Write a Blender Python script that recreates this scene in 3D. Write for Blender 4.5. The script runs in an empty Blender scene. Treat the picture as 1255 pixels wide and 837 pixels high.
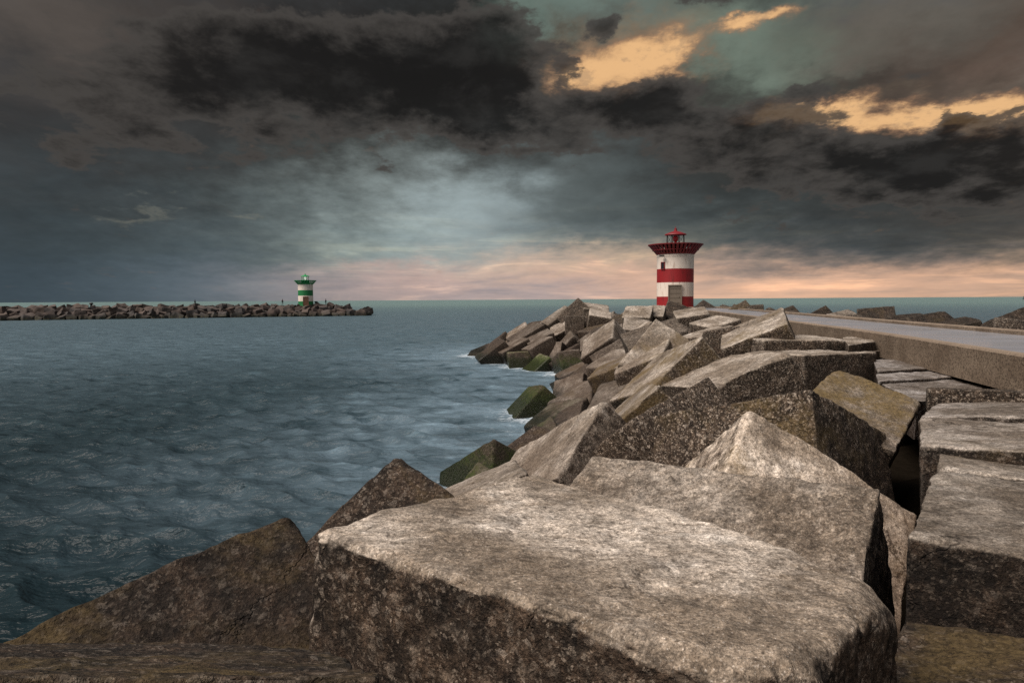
import bpy, math, random
import numpy as np
random.seed(7)
C = bpy.context.scene.collection
SC = bpy.context.scene

# ------------------------------------------------------------------ helpers
def link(o, parent=None):
    C.objects.link(o)
    if parent: o.parent = parent
    return o
def tag(o, label=None, cat=None, group=None, kind=None):
    if label: o['label'] = label
    if cat: o['category'] = cat
    if group: o['group'] = group
    if kind: o['kind'] = kind
    return o
def empty(name, loc=(0, 0, 0), rz=0.0):
    o = bpy.data.objects.new(name, None); o.location = loc; o.rotation_euler = (0, 0, rz)
    o.empty_display_size = .3
    return link(o)
def mesh_np(name, verts, faces, mats, smooth=True, parent=None):
    me = bpy.data.meshes.new(name)
    verts = np.asarray(verts, np.float32); faces = np.asarray(faces, np.int32)
    k = faces.shape[1]
    me.vertices.add(len(verts)); me.vertices.foreach_set('co', verts.ravel())
    me.loops.add(faces.size); me.loops.foreach_set('vertex_index', faces.ravel())
    me.polygons.add(len(faces))
    me.polygons.foreach_set('loop_start', np.arange(0, faces.size, k, dtype=np.int32))
    me.polygons.foreach_set('loop_total', np.full(len(faces), k, np.int32))
    me.polygons.foreach_set('use_smooth', np.full(len(faces), smooth))
    me.update(calc_edges=True); me.validate()
    for m in (mats if isinstance(mats, (list, tuple)) else [mats]): me.materials.append(m)
    o = bpy.data.objects.new(name, me)
    return link(o, parent)
class MB:
    """collects simple shapes and links them as ONE mesh"""
    def __init__(s): s.v = []; s.f = []; s.m = []; s.sm = []
    def add(s, vs, fs, mi=0, sm=False):
        b = len(s.v); s.v += [tuple(v) for v in vs]
        for f in fs: s.f.append(tuple(i + b for i in f)); s.m.append(mi); s.sm.append(sm)
    def box(s, c, d, mi=0, rz=0):
        x, y, z = [q / 2 for q in d]; ca, sa = math.cos(rz), math.sin(rz)
        vs = [(c[0] + i * x * ca - j * y * sa, c[1] + i * x * sa + j * y * ca, c[2] + k * z) for k in (-1, 1) for j in (-1, 1) for i in (-1, 1)]
        s.add(vs, [(0, 2, 3, 1), (4, 5, 7, 6), (0, 1, 5, 4), (2, 6, 7, 3), (0, 4, 6, 2), (1, 3, 7, 5)], mi)
    def lathe(s, prof, n=40, mi=0, c=(0, 0), sm=True, mids=None, cap0=True, cap1=True):
        for a in range(len(prof) - 1):
            (r0, z0), (r1, z1) = prof[a], prof[a + 1]
            vs = []; fs = []
            for i in range(n):
                t = 2 * math.pi * i / n
                vs += [(c[0] + r0 * math.cos(t), c[1] + r0 * math.sin(t), z0), (c[0] + r1 * math.cos(t), c[1] + r1 * math.sin(t), z1)]
            for i in range(n):
                j = (i + 1) % n
                fs.append((2 * i, 2 * j, 2 * j + 1, 2 * i + 1))
            s.add(vs, fs, mids[a] if mids else mi, sm)
        for (r, z), up, on in ((prof[0], 0, cap0), (prof[-1], 1, cap1)):
            if on and r > 1e-4:
                vs = [(c[0] + r * math.cos(2 * math.pi * i / n), c[1] + r * math.sin(2 * math.pi * i / n), z) for i in range(n)]
                s.add(vs, [tuple(range(n)) if up else tuple(reversed(range(n)))], (mids[-1 if up else 0] if mids else mi))
    def rod(s, a, b, r, n=8, mi=0, r1=None):
        a = np.array(a, float); b = np.array(b, float); d = b - a; d /= np.linalg.norm(d)
        u = np.cross(d, [0, 0, 1.] if abs(d[2]) < .9 else [1., 0, 0]); u /= np.linalg.norm(u); w = np.cross(d, u)
        r1 = r if r1 is None else r1
        vs = []
        for i in range(n):
            t = 2 * math.pi * i / n; e = u * math.cos(t) + w * math.sin(t)
            vs += [a + e * r, b + e * r1]
        fs = [(2 * i, 2 * ((i + 1) % n), 2 * ((i + 1) % n) + 1, 2 * i + 1) for i in range(n)]
        s.add(vs, fs, mi, True)
        s.add([vs[2 * i] for i in range(n)], [tuple(reversed(range(n)))], mi); s.add([vs[2 * i + 1] for i in range(n)], [tuple(range(n))], mi)
    def build(s, name, mats, parent=None):
        me = bpy.data.meshes.new(name); me.from_pydata(s.v, [], s.f)
        for m in (mats if isinstance(mats, (list, tuple)) else [mats]): me.materials.append(m)
        me.polygons.foreach_set('material_index', s.m); me.polygons.foreach_set('use_smooth', s.sm); me.update()
        o = bpy.data.objects.new(name, me)
        return link(o, parent)

# value noise (numpy)
def _hash(i, j, k, seed):
    n = (i * 374761393 + j * 668265263 + k * 2147483647 + seed * 974634777) & 0xFFFFFFFF
    n = ((n ^ (n >> 13)) * 1274126177) & 0xFFFFFFFF
    n = n ^ (n >> 16)
    return (n & 0xFFFF) / 32767.5 - 1.0
def vnoise(p, seed=0):
    p = np.asarray(p, float); i = np.floor(p).astype(np.int64); f = p - i; f = f * f * (3 - 2 * f)
    o = 0
    for a in (0, 1):
        for b in (0, 1):
            for c in (0, 1):
                w = (f[:, 0] if a else 1 - f[:, 0]) * (f[:, 1] if b else 1 - f[:, 1]) * (f[:, 2] if c else 1 - f[:, 2])
                o = o + w * _hash(i[:, 0] + a, i[:, 1] + b, i[:, 2] + c, seed)
    return o
def fbm(p, seed=0, oct=4, gain=.5):
    o = 0; a = 1.
    for k in range(oct): o = o + a * vnoise(p * 2 ** k + 17.3 * k, seed + k); a *= gain
    return o

# ------------------------------------------------------------------ node helper
class NT:
    def __init__(s, tree): s.t = tree; s.t.nodes.clear()
    def n(s, typ, props=None, **ins):
        nd = s.t.nodes.new(typ)
        for k, v in (props or {}).items(): setattr(nd, k, v)
        for k, v in ins.items():
            sock = nd.inputs[int(k[1:])] if k[0] == 'i' and k[1:].isdigit() else nd.inputs[k.replace('_', ' ')]
            s.set(sock, v)
        return nd
    def set(s, sock, v):
        if isinstance(v, bpy.types.NodeSocket): s.t.links.new(v, sock)
        elif isinstance(v, bpy.types.Node): s.t.links.new(v.outputs[0], sock)
        else: sock.default_value = v
    def m(s, op, a, b=0.0, c=None, clamp=False):
        nd = s.n('ShaderNodeMath', {'operation': op, 'use_clamp': clamp}, i0=a, i1=b)
        if c is not None: s.set(nd.inputs[2], c)
        return nd.outputs[0]
    def vm(s, op, a, b=None, sc=None):
        nd = s.n('ShaderNodeVectorMath', {'operation': op}, i0=a)
        if b is not None: s.set(nd.inputs[1], b)
        if sc is not None: s.set(nd.inputs['Scale'], sc)
        return nd.outputs['Value'] if op in ('DOT_PRODUCT', 'LENGTH') else nd.outputs[0]
    def mix(s, f, a, b, mode='MIX'):
        nd = s.n('ShaderNodeMix', {'data_type': 'RGBA', 'blend_type': mode, 'clamp_factor': True})
        s.set(nd.inputs[0], f); s.set(nd.inputs[6], a); s.set(nd.inputs[7], b)
        return nd.outputs[2]
    def noise(s, vec, scale, detail=4., rough=.55, dist=0., color=False):
        nd = s.n('ShaderNodeTexNoise', {'noise_dimensions': '3D'}, Vector=vec, Scale=scale, Detail=detail, Roughness=rough, Distortion=dist)
        return nd.outputs['Color' if color else 0]
    def voro(s, vec, scale, out='Distance', feat='F1'):
        nd = s.n('ShaderNodeTexVoronoi', {'feature': feat}, Vector=vec, Scale=scale)
        return nd.outputs[out]
    def mr(s, v, a, b, c=0., d=1., smooth=True):
        nd = s.n('ShaderNodeMapRange', {'interpolation_type': 'SMOOTHSTEP' if smooth else 'LINEAR'}, i0=v, i1=a, i2=b, i3=c, i4=d)
        return nd.outputs[0]
def rgb(*c): return (c[0], c[1], c[2], 1.0)
def lin(c):
    return tuple(((v / 255) / 12.92 if v / 255 <= .04045 else ((v / 255 + .055) / 1.055) ** 2.4) for v in c)
def material(name):
    m = bpy.data.materials.new(name); m.use_nodes = True
    t = NT(m.node_tree); out = t.n('ShaderNodeOutputMaterial')
    bs = t.n('ShaderNodeBsdfPrincipled'); t.t.links.new(bs.outputs[0], out.inputs[0])
    return m, t, bs
def simple(name, col, rough=.6, var=.25, scale=3., metal=0., bump=.0):
    m, t, bs = material(name)
    co = t.n('ShaderNodeTexCoord').outputs['Object']
    nz = t.noise(co, scale, 5, .6)
    a = rgb(*[c * (1 - var) for c in col]); b = rgb(*[min(1, c * (1 + var)) for c in col])
    t.set(bs.inputs['Base Color'], t.mix(t.mr(nz, .3, .7), a, b))
    bs.inputs['Roughness'].default_value = rough; bs.inputs['Metallic'].default_value = metal
    if bump:
        bp = t.n('ShaderNodeBump', None, Strength=bump, Distance=.02, Height=t.noise(co, scale * 12, 4)); t.set(bs.inputs['Normal'], bp)
    return m

# ------------------------------------------------------------------ materials
def concrete_material():
    m, t, bs = material('weathered_concrete')
    co = t.n('ShaderNodeTexCoord').outputs['Object']
    oi = t.n('ShaderNodeObjectInfo')
    off = t.m('MULTIPLY', oi.outputs['Random'], 91.0)
    v = t.vm('ADD', co, t.n('ShaderNodeCombineXYZ', None, X=off, Y=off, Z=off).outputs[0])
    at = lambda nm: t.n('ShaderNodeAttribute', {'attribute_type': 'OBJECT', 'attribute_name': nm}).outputs['Fac']
    lich, green, dark, tone, side, flip = at('lichen'), at('green'), at('dark'), at('tone'), at('side'), at('flip')
    geo = t.n('ShaderNodeNewGeometry')
    sep = t.n('ShaderNodeSeparateXYZ', None, i0=geo.outputs['Normal']); nz = sep.outputs[2]; nx = sep.outputs[0]
    pos = t.n('ShaderNodeSeparateXYZ', None, i0=geo.outputs['Position']); pz = pos.outputs[2]
    big = t.noise(v, .9, 5, .6); med = t.noise(v, 4.5, 6, .65); fine = t.noise(v, 26, 5, .7)
    vs = t.vm('MULTIPLY', v, (1.0, 5.5, 5.5)); streak = t.noise(vs, 3.2, 6, .65, .6)
    # how much the cast skin survives: mostly on faces turned to the sky
    upv = t.m('ADD', nz, t.m('MULTIPLY', nx, t.m('ADD', -.22, t.m('MULTIPLY', flip, .75))))  # sideways bias and flip also paint the sunlit side lighter
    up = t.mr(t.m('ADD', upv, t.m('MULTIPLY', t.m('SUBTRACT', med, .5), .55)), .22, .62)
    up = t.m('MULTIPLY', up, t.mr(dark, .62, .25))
    w = t.vm('ADD', v, t.vm('SCALE', t.noise(v, 14, 2, .5, 0, True), sc=.05))
    peb = t.n('ShaderNodeTexVoronoi', {'feature': 'F1'}, Vector=w, Scale=30.0)
    pr = t.n('ShaderNodeSeparateColor', None, i0=peb.outputs['Color'])
    peb2 = t.n('ShaderNodeTexVoronoi', {'feature': 'F1'}, Vector=w, Scale=72.0)
    pr2 = t.n('ShaderNodeSeparateColor', None, i0=peb2.outputs['Color'])
    # smooth worn skin
    s1 = t.mix(t.mr(big, .38, .64), rgb(.20, .162, .124), rgb(.47, .41, .345))
    s1 = t.mix(t.m('MULTIPLY', t.mr(streak, .46, .70), .62), s1, rgb(.16, .122, .086))
    s1 = t.mix(t.m('MULTIPLY', t.m('MULTIPLY', t.mr(med, .50, .68), t.mr(big, .42, .62)), .8), s1, rgb(.60, .545, .48))
    s1 = t.mix(t.m('MULTIPLY', t.mr(fine, .50, .64), .66), s1, rgb(.075, .056, .040))
    s1 = t.mix(t.m('MULTIPLY', t.mr(t.noise(v, 85, 3, .6), .58, .7), .45), s1, rgb(.60, .55, .49))
    s1 = t.mix(t.m('MULTIPLY', t.mr(t.noise(v, 60, 4, .7), .56, .68), .6), s1, rgb(.075, .056, .04))
    crk = t.n('ShaderNodeTexVoronoi', {'feature': 'DISTANCE_TO_EDGE'}, Vector=t.vm('ADD', v, t.vm('SCALE', t.noise(v, 2.5, 5, .65, 0, True), sc=.5)), Scale=.8).outputs[0]
    crack = t.m('MULTIPLY', t.mr(crk, .012, .002), t.mr(t.noise(v, 1.1, 2), .52, .6))
    s1 = t.mix(t.m('MULTIPLY', crack, .85), s1, rgb(.03, .022, .016))
    # open aggregate: light pebbles and dark holes in a brown matrix
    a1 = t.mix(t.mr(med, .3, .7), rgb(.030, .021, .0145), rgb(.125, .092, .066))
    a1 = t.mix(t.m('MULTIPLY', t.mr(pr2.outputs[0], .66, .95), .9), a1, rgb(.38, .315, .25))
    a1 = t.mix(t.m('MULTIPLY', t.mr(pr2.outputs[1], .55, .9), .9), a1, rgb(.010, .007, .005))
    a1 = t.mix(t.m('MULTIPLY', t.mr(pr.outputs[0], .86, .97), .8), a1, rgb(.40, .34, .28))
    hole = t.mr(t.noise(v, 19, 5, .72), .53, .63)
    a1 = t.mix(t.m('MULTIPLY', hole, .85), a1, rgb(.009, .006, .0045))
    dk = t.m('MAXIMUM', t.mr(dark, .5, 1.0), side)  # dark and side also paint gap shade and a vignette on near blocks
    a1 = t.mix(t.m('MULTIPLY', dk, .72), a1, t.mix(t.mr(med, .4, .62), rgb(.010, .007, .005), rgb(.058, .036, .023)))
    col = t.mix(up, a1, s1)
    gr1 = t.noise(v, 120, 3, .75); gr2 = t.noise(v, 48, 3, .7)
    col = t.vm('SCALE', col, sc=t.m('MULTIPLY', t.m('MULTIPLY', t.mr(gr1, .30, .70, .50, 1.52), t.mr(gr2, .32, .68, .62, 1.40)), t.mr(t.noise(v, 8.5, 4, .7), .33, .67, .66, 1.36)))
    # large soot and rain stains, worn bright arrises
    st = t.noise(t.vm('ADD', v, (5.3, 1.7, 8.9)), 1.9, 7, .68, .4)
    col = t.mix(t.m('MULTIPLY', t.mr(st, .50, .68), .6), col, t.mix(.72, col, rgb(.035, .025, .017)))
    col = t.mix(t.m('MULTIPLY', t.mr(st, .46, .34), .35), col, t.vm('SCALE', col, sc=1.5))
    edge = t.m('MULTIPLY', t.mr(geo.outputs['Pointiness'], .515, .60), t.mr(fine, .38, .55))
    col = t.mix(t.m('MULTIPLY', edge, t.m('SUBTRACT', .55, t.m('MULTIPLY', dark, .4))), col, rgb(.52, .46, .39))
    # lichen / rust stains
    lm = t.mr(t.m('ADD', t.noise(v, 1.3, 5, .65, .5), t.m('MULTIPLY', lich, .3)), .56, .8)
    lm = t.m('MULTIPLY', t.m('MULTIPLY', lm, t.mr(lich, 0, .5)), .8)
    lc = t.mix(t.mr(fine, .35, .65), rgb(.09, .06, .02), rgb(.22, .155, .062))
    col = t.mix(lm, col, lc)
    # browner toward the tide
    low = t.mr(pz, 3.7, 1.0); col = t.mix(t.m('MULTIPLY', low, .55), col, t.mix(.5, col, rgb(.13, .075, .05), 'MULTIPLY'))
    col = t.mix(t.m('MULTIPLY', low, .35), col, rgb(.13, .085, .062))
    # algae
    gz = t.mr(t.m('ADD', pz, t.m('MULTIPLY', t.m('SUBTRACT', med, .5), .9)), 1.45, .6)
    gm = t.m('MULTIPLY', t.m('MULTIPLY', gz, t.mr(t.m('ADD', t.m('ADD', t.m('MULTIPLY', t.m('ADD', big, st), .5), t.m('MULTIPLY', nz, .16)), t.m('MULTIPLY', t.m('SUBTRACT', green, .7), .35)), .50, .70)), green)
    col = t.mix(t.m('MULTIPLY', gm, t.mr(t.noise(v, 7, 5, .7), .36, .56, .55, 1.0)), col, t.mix(t.mr(fine, .35, .65), rgb(.020, .036, .005), rgb(.105, .155, .013)))
    wet = t.mr(t.m('ADD', pz, t.m('MULTIPLY', t.m('SUBTRACT', med, .5), .9)), 1.0, .42)
    col = t.mix(t.m('MULTIPLY', wet, .85), col, t.mix(green, rgb(.014, .012, .009), rgb(.02, .026, .008)))
    # crevice shade between blocks, painted into the colour
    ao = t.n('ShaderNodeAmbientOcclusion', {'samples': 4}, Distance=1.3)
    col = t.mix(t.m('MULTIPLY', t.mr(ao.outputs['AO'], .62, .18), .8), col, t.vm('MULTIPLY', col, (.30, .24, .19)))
    wt = at('wet'); col = t.mix(t.m('MULTIPLY', wt, .7), col, t.vm('MULTIPLY', col, (.78, .86, 1.02)))
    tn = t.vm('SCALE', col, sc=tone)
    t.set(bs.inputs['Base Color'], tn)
    t.set(bs.inputs['Roughness'], t.m('SUBTRACT', .88, t.m('MULTIPLY', t.m('MAXIMUM', wet, wt), .55)))
    bs.inputs['Specular IOR Level'].default_value = .3
    ro = t.m('SUBTRACT', 1.0, t.m('MULTIPLY', up, .55))
    hgt = t.m('ADD', t.m('MULTIPLY', t.m('ADD', hole, t.m('MULTIPLY', crack, 2.)), -.5), t.m('ADD', t.m('MULTIPLY', t.noise(v, 55, 4, .7), .6), t.m('MULTIPLY', t.noise(v, 12, 5, .68), 1.3)))
    bp = t.n('ShaderNodeBump', None, Strength=t.m('MULTIPLY', ro, .9), Distance=.028, Height=hgt)
    t.set(bs.inputs['Normal'], bp)
    return m
CONC = concrete_material()

def rock_material():
    m, t, bs = material('pier_stone')
    co = t.n('ShaderNodeTexCoord').outputs['Object']
    oi = t.n('ShaderNodeObjectInfo'); rnd = oi.outputs['Random']
    geo = t.n('ShaderNodeNewGeometry')
    pz = t.n('ShaderNodeSeparateXYZ', None, i0=geo.outputs['Position']).outputs[2]
    nz = t.n('ShaderNodeSeparateXYZ', None, i0=geo.outputs['Normal']).outputs[2]
    med = t.noise(co, 2.2, 5, .65)
    ramp = t.n('ShaderNodeValToRGB', None, Fac=rnd)
    el = ramp.color_ramp.elements
    el[0].position = 0; el[0].color = rgb(.10, .06, .045); el[1].position = 1; el[1].color = rgb(.16, .14, .12)
    for p, c in ((.25, (.21, .125, .09)), (.45, (.085, .07, .066)), (.65, (.25, .165, .12)), (.82, (.14, .12, .125))):
        e = el.new(p); e.color = rgb(*c)
    col = t.mix(t.mr(med, .3, .75), t.mix(.65, ramp.outputs[0], rgb(0, 0, 0)), ramp.outputs[0])
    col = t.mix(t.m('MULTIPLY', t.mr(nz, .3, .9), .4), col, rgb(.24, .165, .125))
    col = t.mix(.35, t.vm('SCALE', col, sc=.62), rgb(.082, .078, .076))
    col = t.mix(t.m('MULTIPLY', t.mr(pz, 1.5, .3), .85), col, t.mix(t.mr(med, .45, .6), rgb(.016, .014, .013), rgb(.045, .048, .02)))
    t.set(bs.inputs['Base Color'], col); bs.inputs['Roughness'].default_value = .9
    return m
STONE = rock_material()

def water_material():
    m, t, bs = material('sea_water')
    geo = t.n('ShaderNodeNewGeometry'); p = geo.outputs['Position']
    fo = t.n('ShaderNodeAttribute', {'attribute_type': 'GEOMETRY', 'attribute_name': 'foam'}).outputs['Fac']
    dist = t.vm('LENGTH', p)
    p2 = t.vm('MULTIPLY', p, (.7, 1.5, 1.0))
    n1 = t.noise(p2, 2.6, 4, .5); n2 = t.noise(p2, 8.0, 2, .5); n3 = t.noise(p2, .5, 4, .6)
    big = t.noise(t.vm('MULTIPLY', p, (.012, .03, 1)), 1.0, 4, .6)
    shr = t.n('ShaderNodeAttribute', {'attribute_type': 'GEOMETRY', 'attribute_name': 'shore'}).outputs['Fac']
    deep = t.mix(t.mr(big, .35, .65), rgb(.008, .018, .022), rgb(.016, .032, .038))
    deep = t.mix(t.mr(dist, 12, 85), deep, rgb(.090, .138, .168))  # near water darkened by distance, a vignette painted into the colour
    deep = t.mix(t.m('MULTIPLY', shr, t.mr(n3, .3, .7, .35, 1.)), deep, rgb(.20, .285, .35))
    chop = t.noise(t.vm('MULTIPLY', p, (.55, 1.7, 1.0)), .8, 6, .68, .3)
    deep = t.mix(t.m('MULTIPLY', t.mr(chop, .53, .68), t.mr(dist, 10, 35, .6, .85)), deep, t.vm('MULTIPLY', deep, (.34, .42, .43)))  # shaded wavelet faces painted into the colour by noise
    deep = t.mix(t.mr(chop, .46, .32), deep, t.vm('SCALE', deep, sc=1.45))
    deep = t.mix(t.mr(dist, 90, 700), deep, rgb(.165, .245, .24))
    fm = t.m('ADD', fo, t.m('MULTIPLY', t.m('SUBTRACT', t.noise(p, 3.2, 6, .72, 1.2), .5), 1.25))
    fm = t.m('MULTIPLY', t.mr(fm, .42, .78), t.mr(fo, .05, .25))
    t.set(bs.inputs['Base Color'], t.mix(fm, deep, rgb(.62, .70, .76)))
    t.set(bs.inputs['Roughness'], t.m('ADD', t.mr(dist, 20, 500, .30, .42), t.m('MULTIPLY', fm, .5)))
    bs.inputs['IOR'].default_value = 1.333; bs.inputs['Specular IOR Level'].default_value = .16
    h = t.m('ADD', t.m('MULTIPLY', n1, .16), t.m('ADD', t.m('MULTIPLY', n2, .045), t.m('MULTIPLY', n3, t.mr(dist, 18, 120, .10, 1.15))))
    t.set(bs.inputs['Normal'], t.n('ShaderNodeBump', None, Strength=.9, Distance=1.0, Height=h))
    return m
SEA = water_material()

def road_material():
    m, t, bs = material('wet_pavement')
    p = t.n('ShaderNodeNewGeometry').outputs['Position']
    pu = t.noise(t.vm('MULTIPLY', p, (.16, .8, 1)), 1.0, 5, .6, .5)
    wet = t.mr(pu, .36, .58)
    col = t.mix(wet, rgb(.25, .255, .28), rgb(.48, .51, .57))  # sky reflection on the wet streaks, painted into the base colour
    col = t.mix(t.m('MULTIPLY', t.noise(p, 30, 3), .25), col, rgb(.16, .14, .13))
    t.set(bs.inputs['Base Color'], col)
    t.set(bs.inputs['Roughness'], t.m('SUBTRACT', .42, t.m('MULTIPLY', wet, .32)))
    bs.inputs['Specular IOR Level'].default_value = .75
    t.set(bs.inputs['Normal'], t.n('ShaderNodeBump', None, Strength=.25, Distance=.02, Height=t.noise(p, 14, 4)))
    return m
ROAD = road_material()

def wall_material():
    m, t, bs = material('kerb_concrete')
    p = t.n('ShaderNodeNewGeometry').outputs['Position']
    nz = t.n('ShaderNodeSeparateXYZ', None, i0=t.n('ShaderNodeNewGeometry').outputs['Normal']).outputs[2]
    a = t.noise(p, 1.1, 5, .65); b = t.noise(p, 24, 5, .7)
    col = t.mix(t.mr(a, .3, .7), rgb(.125, .088, .058), rgb(.235, .18, .13))
    col = t.mix(t.m('MULTIPLY', t.mr(b, .48, .6), .75), col, rgb(.04, .027, .017))
    col = t.mix(t.m('MULTIPLY', t.mr(t.noise(p, 40, 3, .6), .6, .75), .6), col, rgb(.36, .27, .19))
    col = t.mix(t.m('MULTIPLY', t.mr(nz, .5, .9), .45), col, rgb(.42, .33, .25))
    t.set(bs.inputs['Base Color'], col); bs.inputs['Roughness'].default_value = .85
    t.set(bs.inputs['Normal'], t.n('ShaderNodeBump', None, Strength=.7, Distance=.02, Height=t.m('ADD', b, t.noise(p, 7, 4))))
    return m
WALL = wall_material()
def core_material():
    m, t, bs = material('rubble_core')
    p = t.n('ShaderNodeNewGeometry').outputs['Position']
    t.set(bs.inputs['Base Color'], t.mix(t.noise(p, 1.7, 6, .7), rgb(.004, .003, .002), rgb(.018, .014, .010))); bs.inputs['Roughness'].default_value = 1.0; bs.inputs['Specular IOR Level'].default_value = 0.0
    t.set(bs.inputs['Normal'], t.n('ShaderNodeBump', None, Strength=1., Distance=.1, Height=t.noise(p, 5, 5)))
    return m
CORE = core_material()

def paint(name, col, streak=(.25, .2, .16), amt=.35):
    m, t, bs = material(name)
    co = t.n('ShaderNodeTexCoord').outputs['Object']
    n = t.noise(t.vm('MULTIPLY', co, (2.5, 2.5, .5)), 1.6, 6, .65)
    c = t.mix(t.m('MULTIPLY', t.mr(n, .5, .72), amt), rgb(*col), rgb(*streak))
    c = t.mix(t.m('MULTIPLY', t.mr(t.noise(co, 14, 4, .7), .58, .72), amt * .7), c, rgb(*streak))
    t.set(bs.inputs['Base Color'], c); bs.inputs['Roughness'].default_value = .55
    return m
WHITE = paint('white_paint', (.84, .74, .65), (.38, .25, .18), .75)
RED = paint('red_paint', (.30, .012, .016), (.12, .010, .010), .8)
DKRED = paint('dark_red_steel', (.23, .014, .018), (.05, .01, .01), .5)
GREEN = paint('green_paint', (.012, .19, .055), (.01, .06, .02), .5)
DKGREEN = paint('dark_green_steel', (.016, .32, .09), (.006, .03, .012), .5)
DOORM = paint('weathered_door', (.17, .14, .11), (.07, .055, .04), .6)
DOORB = paint('brown_door', (.20, .10, .06), (.10, .05, .03), .6)
BLACKM = simple('dark_steel', (.02, .018, .018), .5)
GLASSD = simple('dark_glass', (.02, .02, .025), .15)
m_, t_, b_ = material('lamp_lens_red'); t_.set(b_.inputs['Base Color'], t_.mix(t_.noise(t_.n('ShaderNodeTexCoord').outputs['Object'], 4), rgb(.45, .01, .02), rgb(.6, .02, .03))); b_.inputs['Roughness'].default_value = .2
LENSR = m_
m_, t_, b_ = material('lamp_lens_white'); t_.set(b_.inputs['Base Color'], t_.mix(t_.noise(t_.n('ShaderNodeTexCoord').outputs['Object'], 4), rgb(.85, .86, .8), rgb(.9, .9, .88))); b_.inputs['Emission Color'].default_value = rgb(1, .98, .9); b_.inputs['Emission Strength'].default_value = .5
LENSW = m_
CLOTH = simple('dark_cloth', (.018, .018, .022), .9); CLOTH2 = simple('blue_cloth', (.02, .025, .04), .9); SKIN = simple('skin', (.35, .2, .15), .6)

# ------------------------------------------------------------------ concrete blocks
SIGN = np.array([[0, 0, 0], [1, 0, 0], [1, 1, 0], [0, 1, 0], [0, 0, -1], [1, 0, -1], [1, 1, -1], [0, 1, -1]], float) - [.5, .5, -.5]
def box_lattice(n):
    """surface lattice of a cube, parameters in -1..1, denser near the edges; quads"""
    g = np.arange(n + 1); P = []; Fq = []; base = 0
    A, B = np.meshgrid(g, g, indexing='ij'); A = A.ravel(); B = B.ravel()
    a, b = np.meshgrid(np.arange(n), np.arange(n), indexing='ij'); a = a.ravel(); b = b.ravel()
    q = np.stack([a * (n + 1) + b, (a + 1) * (n + 1) + b, (a + 1) * (n + 1) + b + 1, a * (n + 1) + b + 1], 1)
    for ax in range(3):
        for sd in (0, n):
            T = np.zeros((len(A), 3), int); T[:, ax] = sd; T[:, (ax + 1) % 3] = A; T[:, (ax + 2) % 3] = B
            P.append(T); Fq.append((q if sd else q[:, ::-1]) + base); base += len(A)
    P = np.vstack(P); Fq = np.vstack(Fq)
    U, inv = np.unique(P, axis=0, return_inverse=True)
    inv = inv.ravel()
    x = U / n * 2 - 1
    x = np.sign(x) * (1 - (1 - np.abs(x)) ** 1.35) if n > 6 else x
    return x, inv[Fq]
_lat = {}
def block_geo(corners, n, seed, r0=.07, rough=1., worn=()):
    """8 corners (4 on the main face, 4 behind) -> worn block, local coordinates about its centre"""
    if n not in _lat: _lat[n] = box_lattice(n)
    x, F = _lat[n]
    c8 = np.asarray(corners, float); cen = c8.mean(0); c8 = c8 - cen
    ex = (c8[1] - c8[0]); ey = (c8[3] - c8[0]); ez = (c8[0] - c8[4])
    h = np.array([np.linalg.norm(ex), np.linalg.norm(ey), np.linalg.norm(ez)]) / 2
    p = x * h
    q0 = p * 1.3 + seed * 3.7
    # wear: rounding radius varies along the edges
    r = r0 * np.clip(.75 + .75 * vnoise(q0 * 1.1, seed) + .45 * vnoise(q0 * 4.3, seed + 5), .18, 2.4)
    # random broken corners
    rs = np.random.RandomState(seed)
    for k in range(8):
        if rs.rand() < .35:
            cpos = np.array([(k & 1) * 2 - 1, (k >> 1 & 1) * 2 - 1, (k >> 2 & 1) * 2 - 1]) * h
            r = r + rs.uniform(.03, .12) * np.exp(-(np.linalg.norm(p - cpos, axis=1) / .3) ** 2)
    for sg, am, rad in worn:
        r = r + am * np.exp(-(np.linalg.norm(p - np.array(sg) * h, axis=1) / rad) ** 2)
    r = np.minimum(r, h.min() * .45)[:, None]
    inn = np.clip(p, -(h - r), h - r); d = p - inn; L = np.linalg.norm(d, axis=1, keepdims=True) + 1e-9
    nrm = d / L; p = inn + nrm * r
    if n > 4:
        dsp = .013 * fbm(p * 2.1 + seed, seed, 3) + .010 * fbm(p * 9 + seed, seed + 3, 3)
        edge = (np.abs(nrm) > .2).sum(1) > 1
        dsp = dsp - np.where(edge, .020 * np.clip(fbm(p * 6.5, seed + 9, 3), 0, 1.2), 0)
        p = p + nrm * (dsp * rough)[:, None]
    t = p / (2 * h) + .5                           # 0..1 parameters -> trilinear
    u, v, w = t[:, :1], t[:, 1:2], t[:, 2:3]
    top = (1 - u) * (1 - v) * c8[0] + u * (1 - v) * c8[1] + u * v * c8[2] + (1 - u) * v * c8[3]
    bot = (1 - u) * (1 - v) * c8[4] + u * (1 - v) * c8[5] + u * v * c8[6] + (1 - u) * v * c8[7]
    return cen, w * top + (1 - w) * bot, F
def set_look(o, lichen=.2, green=0., dark=.2, tone=1., side=0., flip=0., wet=0.):  # dark, side, tone: block's own darkness plus painted gap shade and vignette
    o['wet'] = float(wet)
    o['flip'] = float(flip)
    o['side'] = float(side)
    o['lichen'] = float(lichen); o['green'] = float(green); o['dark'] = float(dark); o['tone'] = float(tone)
def grow(c8, g=.012):
    c8 = np.asarray(c8, float); c = c8.mean(0); d = c8 - c
    return c + d * (1 + g)
def corners_of(c, R, dims):
    return np.asarray(c) + (SIGN * np.asarray(dims)) @ np.asarray(R).T
WATERLINE = []
FOOT = []
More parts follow.
